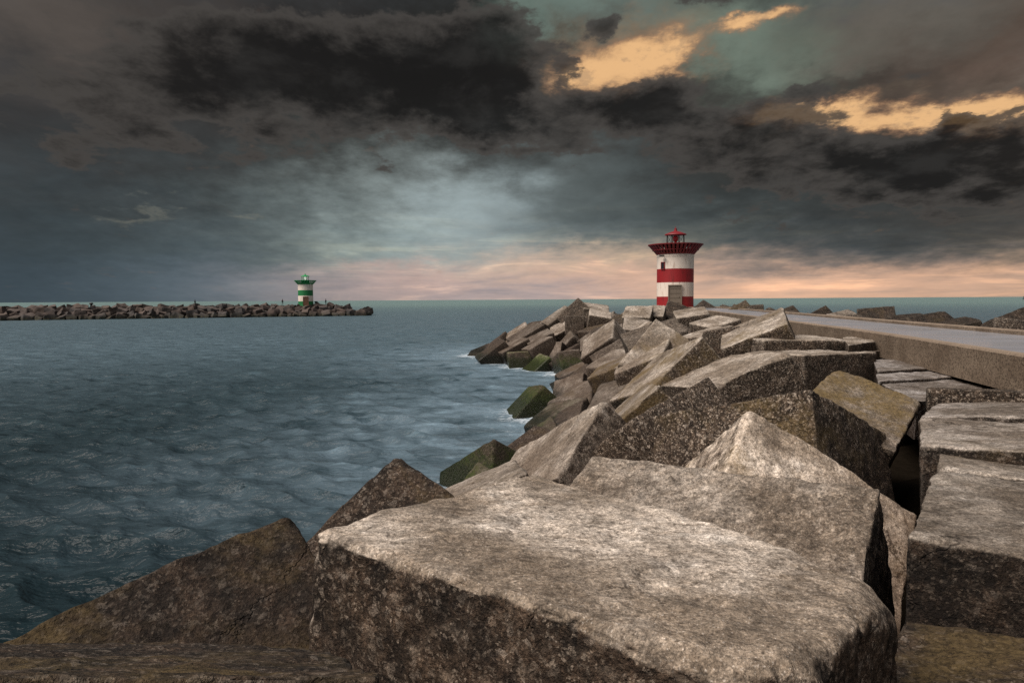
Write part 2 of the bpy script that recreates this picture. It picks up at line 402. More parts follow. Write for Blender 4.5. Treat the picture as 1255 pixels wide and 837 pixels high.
def block(corners, n, seed, label, look, group=None, r0=.07, rough=1., cat='concrete block', worn=()):
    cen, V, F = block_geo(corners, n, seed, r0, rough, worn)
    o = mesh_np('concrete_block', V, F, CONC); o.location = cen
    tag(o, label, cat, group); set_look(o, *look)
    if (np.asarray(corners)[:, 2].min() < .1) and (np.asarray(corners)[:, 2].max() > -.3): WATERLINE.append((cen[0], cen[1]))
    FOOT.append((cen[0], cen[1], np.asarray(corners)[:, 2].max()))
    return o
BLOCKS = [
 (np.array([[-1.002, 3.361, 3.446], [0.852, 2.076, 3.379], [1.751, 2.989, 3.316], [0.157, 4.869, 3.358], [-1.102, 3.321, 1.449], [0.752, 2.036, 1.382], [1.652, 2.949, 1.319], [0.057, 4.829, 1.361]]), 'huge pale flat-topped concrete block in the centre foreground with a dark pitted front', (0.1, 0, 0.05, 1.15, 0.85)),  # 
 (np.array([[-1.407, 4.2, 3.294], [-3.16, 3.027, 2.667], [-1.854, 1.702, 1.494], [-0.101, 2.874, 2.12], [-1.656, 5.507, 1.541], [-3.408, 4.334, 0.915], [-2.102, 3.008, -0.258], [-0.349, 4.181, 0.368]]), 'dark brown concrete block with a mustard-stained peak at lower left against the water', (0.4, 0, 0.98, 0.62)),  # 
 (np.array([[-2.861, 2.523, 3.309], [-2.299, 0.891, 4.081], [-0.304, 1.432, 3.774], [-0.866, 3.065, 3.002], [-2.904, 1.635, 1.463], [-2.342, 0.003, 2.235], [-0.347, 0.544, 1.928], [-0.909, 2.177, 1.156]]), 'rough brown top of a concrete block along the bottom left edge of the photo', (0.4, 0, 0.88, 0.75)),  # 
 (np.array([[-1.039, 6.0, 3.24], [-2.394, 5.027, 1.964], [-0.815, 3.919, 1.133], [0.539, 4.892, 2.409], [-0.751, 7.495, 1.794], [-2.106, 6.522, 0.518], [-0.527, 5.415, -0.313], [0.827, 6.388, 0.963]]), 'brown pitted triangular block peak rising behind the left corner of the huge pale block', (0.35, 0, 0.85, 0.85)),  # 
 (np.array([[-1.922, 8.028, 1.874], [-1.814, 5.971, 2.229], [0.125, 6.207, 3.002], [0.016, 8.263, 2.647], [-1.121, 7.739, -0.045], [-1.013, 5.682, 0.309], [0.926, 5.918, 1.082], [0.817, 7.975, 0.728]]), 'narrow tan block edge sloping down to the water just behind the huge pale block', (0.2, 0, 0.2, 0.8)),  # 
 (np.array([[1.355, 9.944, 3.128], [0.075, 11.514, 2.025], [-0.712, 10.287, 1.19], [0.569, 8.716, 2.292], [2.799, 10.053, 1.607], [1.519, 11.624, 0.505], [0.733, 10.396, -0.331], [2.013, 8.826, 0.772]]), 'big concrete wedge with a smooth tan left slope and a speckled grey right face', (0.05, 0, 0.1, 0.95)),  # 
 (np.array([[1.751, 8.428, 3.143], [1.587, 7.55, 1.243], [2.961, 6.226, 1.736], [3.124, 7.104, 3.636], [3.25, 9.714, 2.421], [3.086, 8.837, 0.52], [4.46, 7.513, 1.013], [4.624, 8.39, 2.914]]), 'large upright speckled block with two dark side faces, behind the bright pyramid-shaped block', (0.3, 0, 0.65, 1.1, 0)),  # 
 (np.array([[2.897, 10.037, 3.431], [1.506, 8.687, 3.056], [2.639, 7.969, 1.44], [4.03, 9.319, 1.815], [1.928, 11.39, 2.149], [0.538, 10.041, 1.775], [1.671, 9.322, 0.159], [3.061, 10.672, 0.534]]), 'speckled block with a pale slanting top edge and dark front behind the upright block', (0.1, 0, 0.6, 1.15, 0)),  # 
 (np.array([[3.148, 14.486, 2.744], [3.637, 12.357, 2.976], [5.308, 12.808, 3.596], [4.819, 14.937, 3.364], [3.888, 14.442, 0.78], [4.378, 12.313, 1.011], [6.049, 12.765, 1.631], [5.559, 14.894, 1.4]]), 'broad pale sloping slab with a pointed right corner and a speckled grey front face', (0.1, 0, 0.1, 1.0)),  # 
 (np.array([[6.452, 15.063, 3.335], [6.473, 14.987, 1.437], [8.485, 15.742, 1.429], [8.465, 15.818, 3.327], [5.728, 16.991, 3.25], [5.749, 16.916, 1.352], [7.762, 17.671, 1.344], [7.741, 17.746, 3.242]]), 'level table-like block with a thin pale top and long dark pitted front', (0.05, 0, 0.2, 1.0, 0.45)),  # 
 (np.array([[6.417, 17.421, 3.535], [6.384, 17.432, 1.335], [8.655, 17.601, 1.301], [8.688, 17.59, 3.501], [6.253, 19.633, 3.549], [6.219, 19.644, 1.349], [8.49, 19.813, 1.315], [8.524, 19.802, 3.515]]), 'dark-fronted block with a pale left face directly behind the level table-like block', (0.1, 0, 0.2, 1.0, 0.2)),  # 
 (np.array([[9.258, 19.075, 3.48], [7.953, 16.101, 3.48], [9.277, 17.394, 3.48], [10.642, 20.707, 3.48], [9.258, 19.075, 2.98], [7.953, 16.101, 2.98], [9.277, 17.394, 2.98], [10.642, 20.707, 2.98]]), 'small pale flat slab touching the pavement wall right of the dark-fronted block', (0.1, 0, 0.1, 1.05)),  # 
 (np.array([[8.828, 17.866, 3.25], [8.314, 16.54, 3.25], [9.425, 17.387, 3.25], [10.081, 19.022, 3.25], [8.828, 17.866, 2.05], [8.314, 16.54, 2.05], [9.425, 17.387, 2.05], [10.081, 19.022, 2.05]]), 'low pale slab wedged between the table-like block and the pavement wall', (0.05, 0, 0.1, 1.05)),  # 
 (np.array([[6.29, 20.424, 3.618], [5.604, 18.335, 3.235], [7.147, 17.698, 3.942], [7.834, 19.787, 4.326], [7.183, 20.48, 1.718], [6.497, 18.39, 1.335], [8.041, 17.753, 2.042], [8.727, 19.842, 2.426]]), 'large tilted pale brown slab with its sharp upper corner overlapping the wet pavement', (0.35, 0, 0, 1.0)),  # 
 (np.array([[5.616, 20.039, 3.626], [5.814, 19.635, 1.575], [7.832, 19.133, 1.87], [7.634, 19.538, 3.921], [6.161, 22.032, 3.286], [6.359, 21.628, 1.235], [8.377, 21.127, 1.529], [8.179, 21.531, 3.58]]), 'dark upright block standing under the left edge of the large tilted slab', (0.1, 0, 0.7, 0.9)),  # 
 (np.array([[3.661, 16.834, 3.258], [2.324, 16.153, 2.166], [2.85, 14.332, 2.656], [4.187, 15.012, 3.749], [5.003, 16.787, 1.644], [3.666, 16.107, 0.552], [4.192, 14.286, 1.042], [5.53, 14.966, 2.135]]), 'long tan ramp-shaped block with a dark grey right side falling toward the water', (0.45, 0, 0.15, 1.0)),  # 
 (np.array([[2.55, 13.105, 2.948], [0.972, 13.06, 1.563], [0.817, 10.986, 1.808], [2.395, 11.031, 3.193], [3.927, 12.818, 1.388], [2.349, 12.772, 0.003], [2.193, 10.698, 0.249], [3.772, 10.744, 1.633]]), 'thin tan block edge lying just under the long tan ramp-shaped block', (0.4, 0, 0.2, 0.9)),  # 
 (np.array([[3.621, 21.529, 2.887], [2.887, 19.588, 2.419], [4.155, 18.963, 3.022], [4.889, 20.904, 3.49], [4.561, 21.625, 1.011], [3.828, 19.685, 0.544], [5.095, 19.06, 1.147], [5.829, 21.0, 1.614]]), 'smooth pale tan slab with a rounded right end sloping down left of the ramp-shaped block', (0.3, 0, 0, 1.05)),  # 
 (np.array([[4.43, 21.0, 3.966], [3.129, 19.954, 2.692], [4.774, 19.233, 1.604], [6.075, 20.279, 2.879], [4.326, 22.672, 2.7], [3.025, 21.627, 1.426], [4.67, 20.906, 0.338], [5.971, 21.951, 1.613]]), 'mottled tan block with a pointed top above the smooth rounded slab', (0.35, 0, 0.1, 0.95)),  # 
 (np.array([[5.042, 52.0, 4.726], [3.335, 51.721, 3.21], [4.766, 50.595, 1.805], [6.473, 50.873, 3.321], [5.615, 53.986, 3.716], [3.907, 53.707, 2.201], [5.338, 52.581, 0.796], [7.045, 52.859, 2.311]]), 'dark pointed block forming the highest peak of the rocks at the head of the breakwater', (0.1, 0, 0.7, 0.8)),  # 
 (np.array([[5.602, 53.281, 4.374], [5.374, 51.256, 3.929], [7.286, 51.098, 3.667], [7.514, 53.123, 4.112], [5.37, 53.739, 2.404], [5.142, 51.715, 1.959], [7.054, 51.557, 1.697], [7.282, 53.581, 2.142]]), 'long dark-edged slab leaning right just behind the highest peak', (0.1, 0, 0.3, 0.9)),  # 
 (np.array([[5.716, 50.131, 3.908], [5.443, 48.118, 3.514], [7.013, 47.959, 3.234], [7.286, 49.973, 3.628], [5.404, 50.564, 1.913], [5.131, 48.55, 1.52], [6.701, 48.392, 1.24], [6.975, 50.405, 1.634]]), 'pale sloping slab just below and right of the highest peak', (0.1, 0, 0, 1.05)),  # 
 (np.array([[5.393, 36.14, 3.557], [3.881, 37.011, 2.388], [3.534, 35.221, 1.504], [5.045, 34.35, 2.673], [6.806, 36.599, 2.073], [5.294, 37.47, 0.904], [4.947, 35.68, 0.02], [6.458, 34.809, 1.189]]), 'pinkish block with a lit left face and grey right face below the pale sloping slab', (0.1, 0, 0.1, 0.9)),  # 
 (np.array([[4.271, 38.252, 2.44], [3.824, 36.444, 1.67], [4.884, 36.014, 2.063], [5.331, 37.823, 2.833], [5.168, 38.804, 0.623], [4.721, 36.995, -0.147], [5.781, 36.566, 0.246], [6.228, 38.374, 1.016]]), 'brown leaning block face below the pinkish lit block', (0.2, 0, 0.2, 0.85)),  # 
 (np.array([[3.795, 33.372, 1.814], [4.054, 32.994, 1.35], [5.534, 32.975, 2.192], [5.275, 33.353, 2.656], [4.398, 35.041, 0.792], [4.657, 34.663, 0.328], [6.137, 34.644, 1.169], [5.878, 35.022, 1.633]]), 'long dark block in shadow running down left below the brown leaning face', (0.1, 0, 0.5, 0.75)),  # 
 (np.array([[5.889, 30.928, 3.509], [5.037, 30.843, 2.769], [5.091, 28.939, 2.924], [5.944, 29.024, 3.665], [7.205, 30.843, 2.005], [6.352, 30.758, 1.265], [6.407, 28.853, 1.42], [7.259, 28.938, 2.161]]), 'narrow tan block with a dark right side behind the mottled pointed block', (0.2, 0, 0.2, 0.95)),  # 
 (np.array([[6.779, 41.145, 3.534], [6.361, 39.235, 2.869], [7.857, 38.983, 2.655], [8.275, 40.893, 3.32], [6.618, 41.865, 1.568], [6.201, 39.955, 0.903], [7.697, 39.703, 0.688], [8.114, 41.612, 1.354]]), 'grey brown block below the mottled slab left of the red striped lighthouse', (0.1, 0, 0.3, 0.85)),  # 
 (np.array([[7.468, 44.666, 4.149], [6.906, 42.884, 3.447], [8.574, 42.361, 3.438], [9.136, 44.143, 4.14], [7.679, 45.374, 2.184], [7.117, 43.592, 1.481], [8.785, 43.069, 1.472], [9.348, 44.851, 2.175]]), 'wide mottled tan slab lying left of the red striped lighthouse base', (0.2, 0, 0, 1.0)),  # 
 (np.array([[9.309, 45.526, 4.17], [8.769, 43.847, 3.496], [9.673, 43.567, 3.469], [10.213, 45.246, 4.143], [9.469, 46.224, 2.302], [8.929, 44.545, 1.628], [9.833, 44.265, 1.601], [10.373, 45.944, 2.275]]), 'tan slab nearest the left foot of the red striped lighthouse', (0.2, 0, 0.05, 1.0)),  # 
 (np.array([[10.732, 47.022, 4.486], [10.043, 45.411, 3.452], [11.607, 45.083, 2.92], [12.297, 46.694, 3.954], [10.415, 48.236, 2.805], [9.725, 46.625, 1.772], [11.29, 46.297, 1.239], [11.979, 47.908, 2.273]]), 'dark wedge-shaped block right in front of the red striped lighthouse door', (0.1, 0, 0.85, 0.9)),  # 
 (np.array([[8.795, 37.397, 3.923], [8.538, 35.422, 3.594], [10.18, 35.168, 3.837], [10.437, 37.143, 4.165], [9.144, 37.692, 1.873], [8.887, 35.718, 1.544], [10.529, 35.464, 1.787], [10.786, 37.438, 2.116]]), 'pale brown slab just right of the dark wedge in front of the lighthouse', (0.2, 0, 0, 1.0)),  # 
 (np.array([[8.059, 31.023, 3.492], [8.561, 29.283, 3.352], [9.935, 29.652, 3.697], [9.433, 31.392, 3.837], [8.493, 31.312, 1.458], [8.994, 29.572, 1.318], [10.369, 29.941, 1.663], [9.867, 31.681, 1.803]]), 'pale flat slab beside the left edge of the pavement below the lighthouse', (0.1, 0, 0, 1.05)),  # 
 (np.array([[5.235, 22.143, 3.278], [5.924, 21.393, 3.409], [7.409, 22.809, 3.7], [6.72, 23.559, 3.569], [5.634, 22.148, 1.216], [6.323, 21.399, 1.347], [7.808, 22.815, 1.639], [7.119, 23.564, 1.507]]), 'pale flat triangular slab left of the dark upright block', (0.05, 0, 0, 1.1)),  # 
 (np.array([[6.09, 25.663, 3.894], [4.09, 25.804, 3.269], [4.075, 23.801, 2.864], [6.075, 23.66, 3.488], [6.73, 26.055, 1.932], [4.73, 26.196, 1.308], [4.715, 24.193, 0.903], [6.715, 24.052, 1.527]]), 'dark grey block in a hollow below the dark wedge by the lighthouse', (0.1, 0, 0.5, 0.8)),  # 
 (np.array([[-0.935, 50.769, 1.768], [-2.779, 50.472, 0.365], [-2.385, 48.435, 0.278], [-0.54, 48.732, 1.681], [0.292, 51.077, 0.092], [-1.553, 50.78, -1.312], [-1.159, 48.744, -1.399], [0.686, 49.041, 0.005]]), 'dark outermost block touching the water at the far left end of the main breakwater', (0.0, 0.5, 0.6, 0.6)),  # 
 (np.array([[1.769, 53.583, 2.848], [-0.47, 52.984, 1.555], [0.173, 50.87, 1.421], [2.412, 51.469, 2.714], [2.762, 54.007, 0.932], [0.523, 53.408, -0.361], [1.167, 51.295, -0.496], [3.405, 51.894, 0.797]]), 'dark brown slanted slab on the far left outline above the outermost block', (0.0, 0.1, 0.45, 0.65)),  # 
 (np.array([[4.253, 55.414, 4.098], [2.302, 55.106, 2.799], [2.757, 53.035, 2.607], [4.708, 53.343, 3.905], [5.403, 55.837, 2.27], [3.451, 55.529, 0.972], [3.906, 53.457, 0.779], [5.858, 53.765, 2.077]]), 'brown slanted slab on the outline just left of the highest peak', (0.1, 0, 0.35, 0.75)),  # 
 (np.array([[0.389, 50.758, 1.803], [-1.525, 49.988, 0.824], [-0.72, 47.944, 0.856], [1.194, 48.713, 1.835], [1.278, 51.076, -0.184], [-0.637, 50.307, -1.163], [0.168, 48.262, -1.131], [2.083, 49.031, -0.152]]), 'purplish grey slab sloping to the water beside the outermost block', (0.0, 0.2, 0.3, 0.7)),  # 
 (np.array([[2.628, 50.508, 2.458], [0.813, 50.307, 1.643], [1.125, 48.306, 1.442], [2.94, 48.507, 2.256], [3.448, 50.828, 0.551], [1.633, 50.627, -0.264], [1.945, 48.626, -0.465], [3.76, 48.827, 0.35]]), 'reddish brown slab in the middle of the far slope', (0.0, 0.05, 0.35, 0.7)),  # 
 (np.array([[2.873, 52.089, 2.448], [2.761, 50.413, 1.688], [3.97, 50.028, 2.36], [4.081, 51.704, 3.12], [3.946, 52.726, 0.885], [3.834, 51.05, 0.125], [5.042, 50.665, 0.797], [5.154, 52.341, 1.557]]), 'light brown lit block face below the peak on the far slope', (0.1, 0, 0.1, 0.9)),  # 
 (np.array([[3.866, 49.147, 3.425], [3.83, 48.903, 2.09], [5.193, 48.834, 2.066], [5.23, 49.077, 3.401], [3.955, 51.01, 3.082], [3.918, 50.767, 1.748], [5.282, 50.697, 1.723], [5.319, 50.941, 3.058]]), 'square dark block front standing below the highest peak', (0.1, 0, 0.6, 0.75)),  # 
 (np.array([[2.221, 47.953, 1.981], [0.628, 47.458, 1.141], [1.134, 45.607, 1.273], [2.727, 46.102, 2.112], [3.122, 48.073, 0.2], [1.53, 47.578, -0.64], [2.036, 45.727, -0.508], [3.629, 46.222, 0.331]]), 'brown slanted slab low on the far slope above the flat waterline block', (0.0, 0.2, 0.25, 0.7)),  # 
 (np.array([[-0.245, 45.898, 1.036], [-0.139, 45.792, -0.657], [1.559, 45.957, -0.562], [1.454, 46.063, 1.132], [-0.403, 47.596, 0.92], [-0.298, 47.49, -0.773], [1.401, 47.655, -0.678], [1.295, 47.761, 1.016]]), 'flat-topped pale block with a green front at the far waterline', (0.0, 0.9, 0.4, 1.0)),  # 
 (np.array([[1.81, 45.357, 1.019], [0.502, 44.915, -0.135], [1.142, 43.276, -0.233], [2.45, 43.718, 0.921], [2.859, 45.849, -0.358], [1.551, 45.407, -1.513], [2.191, 43.768, -1.611], [3.499, 44.21, -0.456]]), 'low block with a bright green patch at the far waterline', (0.0, 1, 0.2, 0.75)),  # 
 (np.array([[2.172, 46.711, 1.615], [1.896, 45.977, 0.107], [3.087, 45.213, 0.261], [3.363, 45.947, 1.769], [3.062, 47.943, 0.854], [2.786, 47.21, -0.655], [3.976, 46.445, -0.501], [4.252, 47.179, 1.007]]), 'brown blocky stone above the bright green waterline block', (0.0, 0.15, 0.2, 0.75)),  # 
 (np.array([[2.762, 41.105, 1.46], [3.043, 40.539, -0.119], [4.393, 40.833, 0.016], [4.113, 41.399, 1.594], [2.469, 42.746, 0.819], [2.75, 42.18, -0.759], [4.1, 42.474, -0.624], [3.819, 43.04, 0.954]]), 'dark upright block with a green foot at the left edge of the small cove', (0.0, 0.9, 0.35, 0.7)),  # 
 (np.array([[4.936, 54.498, 2.088], [3.84, 54.677, 1.115], [4.01, 52.75, 0.569], [5.106, 52.571, 1.542], [6.199, 54.987, 0.754], [5.104, 55.166, -0.218], [5.273, 53.239, -0.764], [6.369, 53.06, 0.208]]), 'pointed lit block in the middle of the far slope', (0.1, 0, 0.2, 0.85)),  # 
 (np.array([[3.939, 39.833, 2.226], [3.851, 38.609, 1.631], [4.454, 38.328, 2.12], [4.542, 39.552, 2.715], [5.164, 40.337, 1.006], [5.075, 39.113, 0.412], [5.678, 38.832, 0.901], [5.766, 40.056, 1.495]]), 'small brown block in shadow above the small cove', (0.1, 0, 0.4, 0.75)),  # 
 (np.array([[0.662, 28.753, 0.921], [-0.585, 28.12, -0.365], [0.016, 26.314, -0.058], [1.263, 26.947, 1.228], [1.967, 28.956, -0.445], [0.72, 28.323, -1.731], [1.321, 26.516, -1.424], [2.568, 27.15, -0.138]]), 'green-topped block with black right side jutting out into the foaming water', (0, 1, 0.6, 0.7)),  # 
 (np.array([[3.714, 34.191, 1.267], [1.876, 34.142, 0.361], [1.97, 32.328, 0.269], [3.808, 32.377, 1.176], [4.638, 34.334, -0.613], [2.8, 34.284, -1.52], [2.893, 32.47, -1.611], [4.732, 32.519, -0.704]]), 'long dark slab along the inner edge of the small cove', (0.0, 0.35, 0.7, 0.5)),  # 
 (np.array([[1.859, 29.93, 1.015], [1.649, 29.174, -0.046], [2.822, 28.169, 0.439], [3.031, 28.925, 1.5], [3.066, 30.893, 0.09], [2.857, 30.137, -0.971], [4.029, 29.132, -0.486], [4.239, 29.888, 0.575]]), 'brown block with an angular top standing behind the jutting green-topped block', (0.1, 0.1, 0.3, 0.75)),  # 
 (np.array([[2.665, 26.44, 0.892], [2.491, 24.646, 0.39], [3.91, 24.288, 1.178], [4.084, 26.082, 1.679], [3.689, 26.81, -0.786], [3.515, 25.016, -1.288], [4.935, 24.658, -0.5], [5.108, 26.452, 0.002]]), 'mustard brown block with a flat upright face above the waterline', (0.9, 0, 0.15, 0.8)),  # 
 (np.array([[1.517, 23.101, 0.732], [1.17, 21.063, 0.563], [2.062, 20.871, 1.049], [2.409, 22.908, 1.218], [2.424, 23.085, -0.937], [2.076, 21.047, -1.107], [2.968, 20.855, -0.62], [3.316, 22.892, -0.451]]), 'dark brown slanted block below the mustard brown block', (0.2, 0.1, 0.5, 0.65)),  # 
 (np.array([[1.154, 20.373, 1.081], [-0.568, 20.286, -0.118], [-0.52, 18.314, -0.043], [1.202, 18.402, 1.156], [2.292, 20.339, -0.551], [0.57, 20.251, -1.75], [0.618, 18.28, -1.675], [2.34, 18.367, -0.476]]), 'dark slab with a green lower end sliding into the water', (0.0, 0.7, 0.45, 0.65)),  # 
 (np.array([[1.031, 26.934, 0.072], [0.122, 26.614, -0.495], [0.526, 25.142, -0.311], [1.435, 25.463, 0.256], [1.967, 26.999, -1.464], [1.058, 26.679, -2.031], [1.463, 25.207, -1.847], [2.371, 25.527, -1.28]]), 'small low block with a vivid green cap at the water edge', (0.0, 1, 0.4, 0.6)),  # 
 (np.array([[-0.458, 16.0, 1.291], [-1.846, 17.16, 0.224], [-1.929, 15.686, -1.27], [-0.542, 14.526, -0.202], [1.116, 16.945, 0.271], [-0.272, 18.105, -0.796], [-0.355, 16.631, -2.289], [1.032, 15.471, -1.222]]), 'mossy dark green pointed block at the water edge nearest the camera', (0.0, 1, 0.6, 0.5)),  # 
 (np.array([[-0.743, 14.5, 1.103], [-1.999, 13.466, -0.226], [-0.378, 12.276, -0.831], [0.878, 13.309, 0.497], [-0.288, 15.887, -0.407], [-1.544, 14.854, -1.735], [0.077, 13.663, -2.341], [1.333, 14.697, -1.012]]), 'small rounded green rock in front of the mossy pointed block', (0.0, 1, 0.4, 0.6)),  # 
 (np.array([[3.07, 24.45, 2.168], [2.544, 23.043, 1.894], [3.51, 22.592, 2.354], [4.036, 23.999, 2.628], [3.94, 24.476, 0.367], [3.413, 23.07, 0.093], [4.379, 22.618, 0.553], [4.906, 24.025, 0.827]]), 'orange brown block with a dark underside left of the smooth rounded slab', (0.7, 0, 0.15, 0.85)),  # 
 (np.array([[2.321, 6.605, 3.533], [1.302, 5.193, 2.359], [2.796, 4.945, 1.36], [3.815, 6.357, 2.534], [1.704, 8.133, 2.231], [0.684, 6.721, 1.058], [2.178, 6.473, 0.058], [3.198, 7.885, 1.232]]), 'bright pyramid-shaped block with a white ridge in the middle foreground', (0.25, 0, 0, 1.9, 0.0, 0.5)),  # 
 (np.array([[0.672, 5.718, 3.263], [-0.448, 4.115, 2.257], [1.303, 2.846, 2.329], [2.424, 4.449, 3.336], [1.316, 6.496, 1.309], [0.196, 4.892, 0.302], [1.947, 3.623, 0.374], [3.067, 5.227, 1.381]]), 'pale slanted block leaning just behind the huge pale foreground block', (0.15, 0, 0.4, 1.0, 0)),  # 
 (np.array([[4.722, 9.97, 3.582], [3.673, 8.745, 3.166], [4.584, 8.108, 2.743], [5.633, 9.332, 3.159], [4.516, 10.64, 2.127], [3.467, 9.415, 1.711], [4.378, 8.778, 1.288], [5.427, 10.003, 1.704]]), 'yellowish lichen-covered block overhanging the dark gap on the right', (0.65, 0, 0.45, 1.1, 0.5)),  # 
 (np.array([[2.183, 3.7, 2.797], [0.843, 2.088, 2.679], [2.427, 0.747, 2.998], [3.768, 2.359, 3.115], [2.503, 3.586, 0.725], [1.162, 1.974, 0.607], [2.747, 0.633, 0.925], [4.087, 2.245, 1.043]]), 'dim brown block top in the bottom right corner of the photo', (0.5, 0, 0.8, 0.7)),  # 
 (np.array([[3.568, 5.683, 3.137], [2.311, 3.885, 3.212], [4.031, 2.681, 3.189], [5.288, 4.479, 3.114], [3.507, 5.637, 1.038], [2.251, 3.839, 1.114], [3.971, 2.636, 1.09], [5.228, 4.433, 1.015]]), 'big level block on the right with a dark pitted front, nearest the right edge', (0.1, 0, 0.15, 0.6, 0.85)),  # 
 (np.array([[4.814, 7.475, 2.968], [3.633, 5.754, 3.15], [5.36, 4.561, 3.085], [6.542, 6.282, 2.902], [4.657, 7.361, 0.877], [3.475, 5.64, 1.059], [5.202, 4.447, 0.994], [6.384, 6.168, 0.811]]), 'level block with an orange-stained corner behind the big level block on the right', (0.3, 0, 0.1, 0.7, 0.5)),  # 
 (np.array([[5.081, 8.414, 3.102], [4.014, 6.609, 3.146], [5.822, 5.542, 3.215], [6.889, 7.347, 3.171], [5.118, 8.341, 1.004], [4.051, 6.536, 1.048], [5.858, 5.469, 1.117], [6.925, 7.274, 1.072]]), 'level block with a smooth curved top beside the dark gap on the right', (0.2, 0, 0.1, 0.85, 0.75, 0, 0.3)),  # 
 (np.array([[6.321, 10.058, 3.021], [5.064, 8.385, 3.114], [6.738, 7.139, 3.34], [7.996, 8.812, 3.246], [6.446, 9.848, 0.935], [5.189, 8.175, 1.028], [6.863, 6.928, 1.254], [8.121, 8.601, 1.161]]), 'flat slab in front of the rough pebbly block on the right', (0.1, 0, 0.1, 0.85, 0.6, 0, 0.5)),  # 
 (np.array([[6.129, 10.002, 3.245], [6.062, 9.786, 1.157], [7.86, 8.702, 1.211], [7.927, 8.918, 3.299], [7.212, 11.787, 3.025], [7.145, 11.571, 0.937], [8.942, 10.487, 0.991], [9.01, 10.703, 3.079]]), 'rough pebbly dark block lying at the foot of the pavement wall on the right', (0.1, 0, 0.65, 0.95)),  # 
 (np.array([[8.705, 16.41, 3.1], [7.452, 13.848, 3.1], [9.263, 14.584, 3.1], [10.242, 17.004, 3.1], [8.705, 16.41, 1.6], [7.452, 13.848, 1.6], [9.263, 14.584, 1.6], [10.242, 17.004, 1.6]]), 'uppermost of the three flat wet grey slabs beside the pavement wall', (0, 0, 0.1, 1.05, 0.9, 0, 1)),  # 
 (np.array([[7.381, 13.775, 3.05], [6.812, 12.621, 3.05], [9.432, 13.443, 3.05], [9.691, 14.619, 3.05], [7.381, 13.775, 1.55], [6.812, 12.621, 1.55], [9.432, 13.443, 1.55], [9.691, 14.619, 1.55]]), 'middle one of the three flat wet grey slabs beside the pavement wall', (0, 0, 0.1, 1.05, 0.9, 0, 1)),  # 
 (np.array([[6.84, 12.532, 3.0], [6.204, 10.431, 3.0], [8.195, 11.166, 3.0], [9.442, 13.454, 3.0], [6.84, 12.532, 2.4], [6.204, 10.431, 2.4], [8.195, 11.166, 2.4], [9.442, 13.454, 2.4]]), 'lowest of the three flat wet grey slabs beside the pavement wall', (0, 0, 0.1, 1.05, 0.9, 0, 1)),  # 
 (np.array([[21.201, 62.0, 4.461], [19.364, 61.946, 3.444], [20.258, 60.856, 1.887], [22.094, 60.91, 2.904], [21.688, 63.794, 3.484], [19.851, 63.74, 2.468], [20.745, 62.65, 0.911], [22.582, 62.704, 1.928]]), 'sharp triangular block beyond the pavement, first to the right of the lighthouse', (0.4, 0, 0.6, 0.7)),  # 
 (np.array([[21.399, 52.0, 4.074], [19.436, 51.813, 3.35], [20.079, 50.353, 1.985], [22.041, 50.54, 2.708], [21.781, 53.498, 2.652], [19.818, 53.311, 1.929], [20.46, 51.851, 0.563], [22.423, 52.038, 1.287]]), 'small dark block tip beyond the pavement behind the large tilted slab', (0.2, 0, 0.9, 0.65)),  # 
 (np.array([[20.665, 45.0, 4.125], [18.868, 44.252, 3.337], [19.936, 43.31, 1.794], [21.733, 44.058, 2.583], [20.468, 46.721, 2.938], [18.671, 45.973, 2.15], [19.74, 45.031, 0.607], [21.537, 45.779, 1.396]]), 'dark pointed block beyond the pavement, left of the long dark block', (0.2, 0, 0.9, 0.65)),  # 
 (np.array([[20.028, 39.696, 3.946], [19.446, 38.189, 2.604], [21.181, 37.376, 2.765], [21.763, 38.883, 4.107], [20.718, 40.852, 2.349], [20.136, 39.345, 1.007], [21.871, 38.531, 1.168], [22.453, 40.038, 2.51]]), 'long dark trapezoid block beyond the pavement against the sea', (0.2, 0, 0.9, 0.65)),  # 
 (np.array([[19.016, 30.0, 4.01], [17.002, 29.471, 3.742], [17.582, 27.912, 2.46], [19.596, 28.441, 2.729], [18.893, 31.303, 2.368], [16.878, 30.774, 2.1], [17.459, 29.215, 0.818], [19.473, 29.744, 1.087]]), 'dark humped block beyond the pavement, right of the long dark block', (0.2, 0, 0.9, 0.65)),  # 
 (np.array([[18.808, 28.261, 3.817], [17.323, 28.695, 3.41], [16.918, 27.184, 3.272], [18.403, 26.749, 3.679], [19.238, 28.286, 2.277], [17.753, 28.721, 1.869], [17.348, 27.209, 1.731], [18.833, 26.775, 2.138]]), 'small dark notched block beyond the pavement between the hump and the right edge', (0.2, 0, 0.9, 0.65)),  # 
 (np.array([[18.183, 24.0, 4.309], [16.22, 23.659, 3.645], [16.88, 21.998, 2.544], [18.843, 22.339, 3.207], [18.529, 25.239, 2.649], [16.566, 24.898, 1.985], [17.226, 23.237, 0.884], [19.189, 23.578, 1.547]]), 'large dark block rising beyond the pavement at the right edge of the photo', (0.2, 0, 0.9, 0.65)),  # 
 (np.array([[20.206, 41.0, 3.927], [18.562, 40.338, 3.612], [19.294, 38.911, 2.795], [20.938, 39.573, 3.11], [20.155, 41.875, 2.355], [18.511, 41.212, 2.04], [19.243, 39.785, 1.222], [20.887, 40.447, 1.538]]), 'low grey block beyond the pavement just left of the long dark block', (0.0, 0, 0.4, 0.8)),  # 
 (np.array([[19.739, 33.0, 3.847], [17.751, 32.334, 3.729], [18.407, 30.527, 2.882], [20.395, 31.194, 3.0], [19.571, 33.839, 1.929], [17.583, 33.172, 1.811], [18.239, 31.366, 0.964], [20.227, 32.032, 1.082]]), 'low dark block beyond the pavement between the long block and the hump', (0.2, 0, 0.9, 0.65)),  # 
